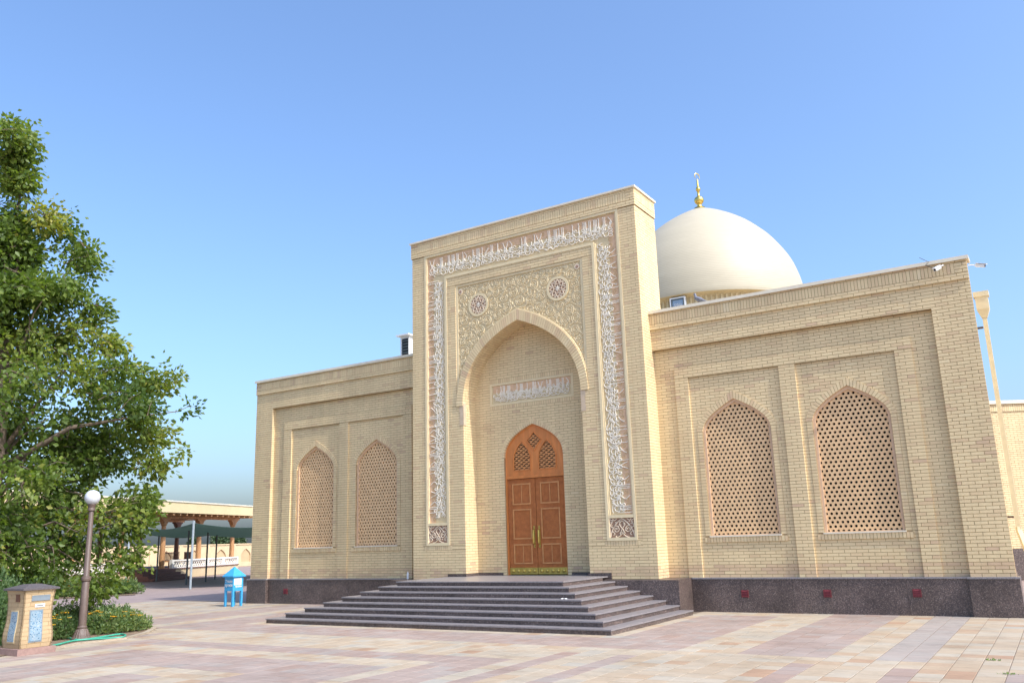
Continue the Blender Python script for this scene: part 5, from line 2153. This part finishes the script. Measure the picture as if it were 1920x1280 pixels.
ped_plate(fx, -0.16, 0.10, 0.22, 0.82, 'tile_grey', 'tile_border', 0.007)
ped_plate(fx, -0.14, 0.08, 0.245, 0.795, 'blue_tile', 'tile_panel', 0.012)
ped_plate(fx, -0.07, 0.12, 0.865, 0.925, 'white_paint', 'slot_plate', 0.012)
ped_plate(fx, -0.04, 0.09, 0.888, 0.903, 'dark', 'slot', 0.0135)
ped_plate(fx, -0.15, 0.21, 0.985, 1.09, 'tile_grey', 'plaque', 0.012)
ped_plate(fy, -0.13, 0.13, 0.22, 0.82, 'cream_brick', 'tile_border', 0.007)
ped_plate(fy, -0.11, 0.11, 0.245, 0.795, 'blue_tile', 'tile_panel', 0.012)
ped_plate(fy, 0.02, 0.15, 0.98, 1.12, 'dark_wood', 'plaque', 0.012)

# ================================================================== BLUE COLLECTION BOX
bx = thing('donation_box', 'bright blue metal donation box on four legs with a pointed roof', 'box', (-10.98, -1.17, 0))
bx.scale = (0.88, 0.88, 0.94)
g = MB()
w = 0.235
g.box(-w, w, -w, w, 0.52, 1.0)
body = g.build('body', 'blue_paint', bx)
for sx in (-1, 1):
    for sy in (-1, 1):
        g = MB()
        g.box(*sorted((sx * w, sx * (w - 0.075))), *sorted((sy * w, sy * (w - 0.075))), 0.0, 0.519)
        g.build('leg', 'blue_paint', bx)
g = MB()
k = 0.30
for j, (za, ka, zb, kb) in enumerate(((0.995, k, 1.03, k), (1.03, k, 1.34, 0.012))):
    pa = [(-ka, -ka, za), (ka, -ka, za), (ka, ka, za), (-ka, ka, za)]
    pb_ = [(-kb, -kb, zb), (kb, -kb, zb), (kb, kb, zb), (-kb, kb, zb)]
    for q in range(4):
        g.quad(pa[q], pa[(q + 1) % 4], pb_[(q + 1) % 4], pb_[q])
    if j == 0:
        g.poly(pa[::-1])
g.build('roof', 'blue_paint', bx)
g = MB()
fxb = Frame((0, 0, 0), (0, 1, 0))
g.hexa([fxb.p(-0.19, 0.72, w + 0.004), fxb.p(0.15, 0.72, w + 0.004), fxb.p(0.15, 0.95, w + 0.004), fxb.p(-0.19, 0.95, w + 0.004), fxb.p(-0.19, 0.72, w - 0.01), fxb.p(0.15, 0.72, w - 0.01), fxb.p(0.15, 0.95, w - 0.01), fxb.p(-0.19, 0.95, w - 0.01)])
g.build('notice', 'paper', bx)


def lettering(txt, size, loc, rot, parent, mat, name='lettering'):
    c = bpy.data.curves.new(name, 'FONT')
    c.body = txt
    c.size = size
    c.align_x = 'CENTER'
    c.align_y = 'CENTER'
    c.extrude = 0.002
    c.offset = 0.004
    t = bpy.data.objects.new(name, c)
    col.objects.link(t)
    dg = bpy.context.evaluated_depsgraph_get()
    me = bpy.data.meshes.new_from_object(t.evaluated_get(dg))
    bpy.data.objects.remove(t)
    me.materials.clear()
    me.materials.append(MATS[mat])
    o = bpy.data.objects.new(name, me)
    col.objects.link(o)
    o.parent = parent
    o.location = loc
    o.rotation_euler = rot
    return o


lettering('Эхсон', 0.125, (0, -w - 0.004, 0.845), (R(90), 0, 0), bx, 'white_paint')
lettering('қутиси', 0.125, (0, -w - 0.004, 0.715), (R(90), 0, 0), bx, 'white_paint')
lettering('қутиси', 0.085, (w + 0.004, 0.02, 0.67), (R(90), 0, R(90)), bx, 'white_paint')

# ================================================================== SHADE CANOPY
cf = [zat(272, 990, 50), zat(364, 980, 45.0), zat(530, 984, 44)]
cbk = [zat(286, 1003, 60), zat(390, 1003, 62), zat(540, 1002, 62)]
can = thing('shade_canopy', 'dark green fabric shade canopy stretched over thin steel posts', 'canopy', (cf[1].x, cf[1].y, 0))
g = MB()
NU, NV = 24, 8
grid = []
for j in range(NV + 1):
    for i in range(NU + 1):
        t_ = i / NU * 2
        a = cf[0].lerp(cf[1], t_) if t_ <= 1 else cf[1].lerp(cf[2], t_ - 1)
        b_ = cbk[0].lerp(cbk[1], t_) if t_ <= 1 else cbk[1].lerp(cbk[2], t_ - 1)
        p = a.lerp(b_, j / NV)
        sag = 0.16 * abs(math.sin(math.pi * t_)) * (0.5 + 0.5 * math.cos(2 * math.pi * j / NV)) + 0.10 * math.sin(math.pi * j / NV)
        grid.append((p.x - cf[1].x, p.y - cf[1].y, p.z - sag))
fs = []
for j in range(NV):
    for i in range(NU):
        a = j * (NU + 1) + i
        fs.append((a, a + 1, a + NU + 2, a + NU + 1))
g.faces(grid, fs)
cov = g.build('cover', 'tarp', can, smooth=True)
mdv = cov.modifiers.new('thickness', 'SOLIDIFY')
mdv.thickness = 0.02
for px, py, d_, mat in ((360, 1104, 45.0, 'grey_steel'), (240, 1101, 50.0, 'grey_steel'), (352, 1095, 50.5, 'dark_steel'), (388, 1088, 53.5, 'dark_steel'), (405, 1080, 58.0, 'dark_steel'), (296, 1086, 58.0, 'dark_steel'), (500, 1080, 46, 'grey_steel'), (476, 1080, 60, 'grey_steel')):
    p = at_dist(px, d_)
    topz = 3.22 - (d_ - 45) * 0.018
    g = MB()
    q = (p.x - cf[1].x, p.y - cf[1].y)
    g.tube([(q[0], q[1], 0), (q[0], q[1], topz)], 0.055 if mat == 'grey_steel' else 0.05, 8)
    g.build('post', mat, can)

# ================================================================== PAVILION
pL, pR = at_dist(60, 52), at_dist(472, 72)
dl = Vector((pR.x - pL.x, pR.y - pL.y, 0))
PL = dl.length
ang_ = math.atan2(dl.y, dl.x)
pv = thing('open_pavilion', 'open timber pavilion with carved columns and a flat brick-edged roof', 'pavilion', tuple(pL), ang_)


def along(px, y=0.0):
    """local x of the pavilion front that is seen at image column px"""
    r_ = ray(px, 1040)
    u = dl.normalized()
    nrm = Vector((-u.y, u.x, 0))
    o = Vector((pL.x, pL.y, 0)) + nrm * y
    den = r_.x * nrm.x + r_.y * nrm.y
    t = ((o.x - CAM.x) * nrm.x + (o.y - CAM.y) * nrm.y) / den
    return (Vector((CAM.x + r_.x * t, CAM.y + r_.y * t, 0)) - o).dot(u)


xs0, xs1 = along(250), along(322)
xend = along(447)
g = MB()
g.box(-4, xend, 0, 8, 0, 0.60)
g.box(-4, xend + 0.05, -0.06, 8, 0.60, 0.66, 1)
g.build('podium', ['wall_tan', 'step_brown'], pv)
for i in range(4):
    g = MB()
    g.box(xs0, xs1, -1.5 + i * 0.38, -0.06 if i < 3 else -0.062, i * 0.15, (i + 1) * 0.15)
    g.build('step', 'step_brown', pv)
colx = [along(313), along(380), along(442)]
stepc = colx[1] - colx[0]
colx = [colx[0] - stepc * 2, colx[0] - stepc] + colx
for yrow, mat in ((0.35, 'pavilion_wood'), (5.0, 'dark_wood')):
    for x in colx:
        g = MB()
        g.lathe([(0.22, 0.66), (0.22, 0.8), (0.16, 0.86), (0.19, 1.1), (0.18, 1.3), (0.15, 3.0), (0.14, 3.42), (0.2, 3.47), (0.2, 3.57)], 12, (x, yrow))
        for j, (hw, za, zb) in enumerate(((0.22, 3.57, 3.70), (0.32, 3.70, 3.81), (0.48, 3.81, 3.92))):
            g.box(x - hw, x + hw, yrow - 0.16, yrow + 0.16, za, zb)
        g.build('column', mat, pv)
g = MB()
for y in (0.35, 5.0):
    g.box(-4, xend + 0.3, y - 0.17, y + 0.17, 3.92, 4.16)
for i in range(34):
    x = -3.8 + i * (xend + 4) / 33
    g.box(x - 0.08, x + 0.08, -1.1, 7.5, 4.05, 4.20)
g.build('beams', 'pavilion_wood', pv)
g = MB()
g.box(-4.5, along(471, -1.2), -1.2, 8, 4.20, 4.88)
g.build('roof', 'cream_brick', pv)
g = MB()
g.box(-4.55, along(471, -1.2) + 0.05, -1.26, 8.05, 4.88, 4.96)
g.build('coping', 'coping_metal', pv)


def balustrade(x0, x1):
    n = max(1, round((x1 - x0) / 2.2))
    w_ = (x1 - x0) / n
    for i in range(n):
        a, b_ = x0 + i * w_, x0 + (i + 1) * w_
        g = MB()
        g.box(a, a + 0.22, 0.0, 0.2, 0.66, 1.22)
        g.box(b_ - 0.1, b_, 0.0, 0.2, 0.66, 1.22)
        g.box(a + 0.22, b_ - 0.1, 0.02, 0.18, 1.10, 1.20)
        g.box(a + 0.22, b_ - 0.1, 0.02, 0.18, 0.66, 0.74)
        m_ = max(3, round((b_ - a - 0.32) / 0.27))
        s_ = (b_ - a - 0.32) / m_
        for k_ in range(m_):
            xa = a + 0.22 + k_ * s_
            for (p, q) in (((xa, 0.74), (xa + s_, 1.10)), ((xa + s_, 0.74), (xa, 1.10))):
                g.bar((p[0], 0.1, p[1]), (q[0], 0.1, q[1]), 0.045, 0.045, 0, (0, 1, 0))
        g.build('balustrade', 'white_fence', pv)


balustrade(-4, xs0 - 0.1)
balustrade(xs1 + 0.1, xend)


# furniture inside the pavilion
def bench(x, y, L, label, back=True, mat='pavilion_wood', rz=0.0):
    o = Matrix.Rotation(ang_, 4, 'Z') @ Vector((x, y, 0))
    t = thing('wooden_bench' if back else 'low_table', label, 'bench' if back else 'table', (pL.x + o.x, pL.y + o.y, 0.66), ang_ + rz)
    g = MB()
    g.box(-L / 2, L / 2, -0.4, 0.4, 0.40, 0.50)
    g.build('seat' if back else 'table_top', mat, t)
    for sx in (-1, 1):
        for sy in (-1, 1):
            g = MB()
            g.box(*sorted((sx * L / 2, sx * (L / 2 - 0.1))), *sorted((sy * 0.4, sy * 0.3)), 0, 0.40)
            g.build('leg', mat, t)
    if back:
        g = MB()
        g.box(-L / 2, L / 2, 0.34, 0.40, 0.95, 1.02)
        n = int(L / 0.16)
        for i in range(n + 1):
            xx = -L / 2 + 0.02 + i * (L - 0.04) / n
            g.box(xx - 0.02, xx + 0.02, 0.35, 0.39, 0.50, 0.95)
        g.build('backrest', mat, t)
    return t


bench(along(327, 2.6), 2.6, 2.4, 'dark wooden bench with slatted back inside the pavilion', True, 'dark_wood')
bench(along(334, 1.2), 1.2, 3.0, 'orange-brown low wooden table behind the white balustrade near the pavilion steps', False)
bench(along(407, 1.2), 1.2, 3.2, 'orange-brown low wooden table near the far end of the pavilion', False)
bench(along(362, 2.2), 2.2, 2.0, 'dark wooden bench standing between two front columns of the pavilion', True, 'dark_wood', 0.3)

# ================================================================== BOUNDARY WALL AND FAR TREES
wA, wB = at_dist(-60, 78), at_dist(640, 104)
dw = Vector((wB.x - wA.x, wB.y - wA.y, 0))
WL = dw.length
bw = thing('boundary_wall', 'long tan boundary wall with arched blind niches beyond the pavilion', 'wall', tuple(wA), math.atan2(dw.y, dw.x))
g = MB()
g.box(0, WL, 0.12, 0.4, 0, 2.15)
core_ = g.build('wall_core', 'wall_tan_deep', bw)
g = MB()
g.box(-0.1, WL + 0.1, -0.08, 0.45, 2.15, 2.26)
g.build('coping', 'wall_tan', bw)
nb = int(WL / 3.0)
for i in range(nb):
    a, b_ = i * WL / nb, (i + 1) * WL / nb
    c = (a + b_) / 2
    g = MB()
    q = arch_pts(0.62, 1.1, 1.75, 8)
    q = [(c + x, z) for x, z in [(0.62, 0.45)] + q] + [(c - x, z) for x, z in ([(0.62, 0.45)] + q)[-2::-1]]
    plate(g, front(0), [(a + 0.02, 0), (b_ - 0.02, 0), (b_ - 0.02, 2.15), (a + 0.02, 2.15)], [q[::-1]], -0.13, 0.0)
    g.box(b_ - 0.2, b_ + 0.16, -0.07, -0.001, 0, 2.15)
    g.build('niche_panel', 'wall_tan', bw)


def far_tree(px, d_, h, r_, label):
    p = at_dist(px, d_)
    t = thing('distant_tree', label, 'tree', tuple(p), 0, 'trees beyond the boundary wall')
    n = 1500
    d = unit(RNG.normal(size=(n, 3)))
    rr_ = RNG.random(n) ** 0.45
    cs = unit(RNG.normal(size=(7, 3))) * 0.55
    pos = cs[RNG.integers(0, 7, n)] + d * (rr_ * 0.55)[:, None]
    pos = pos * np.array([r_, r_, h * 0.36]) + np.array([0, 0, h * 0.62])
    V, F, T = leaf_cloud(pos, unit(RNG.normal(size=(n, 3))), RNG.uniform(0.25, 0.45, n), 0.6, RNG.random(n))
    leaf_object('crown', V, F, T, 'far_leaf', t)
    g = MB()
    g.tube([(0, 0, 0), (0.05, 0, h * 0.4), (0, 0, h * 0.7)], [0.16, 0.11, 0.05], 7)
    g.build('trunk', 'bark', t)


far_tree(413, 112, 4.1, 1.35, 'small round green tree showing above the boundary wall')
far_tree(447, 113, 3.4, 0.9, 'thin low tree above the boundary wall next to a pavilion column')
far_tree(362, 118, 3.6, 0.8, 'faint small tree above the boundary wall between pavilion columns')
far_tree(-40, 100, 8, 3.5, 'broad tree above the boundary wall behind the big leafy tree')
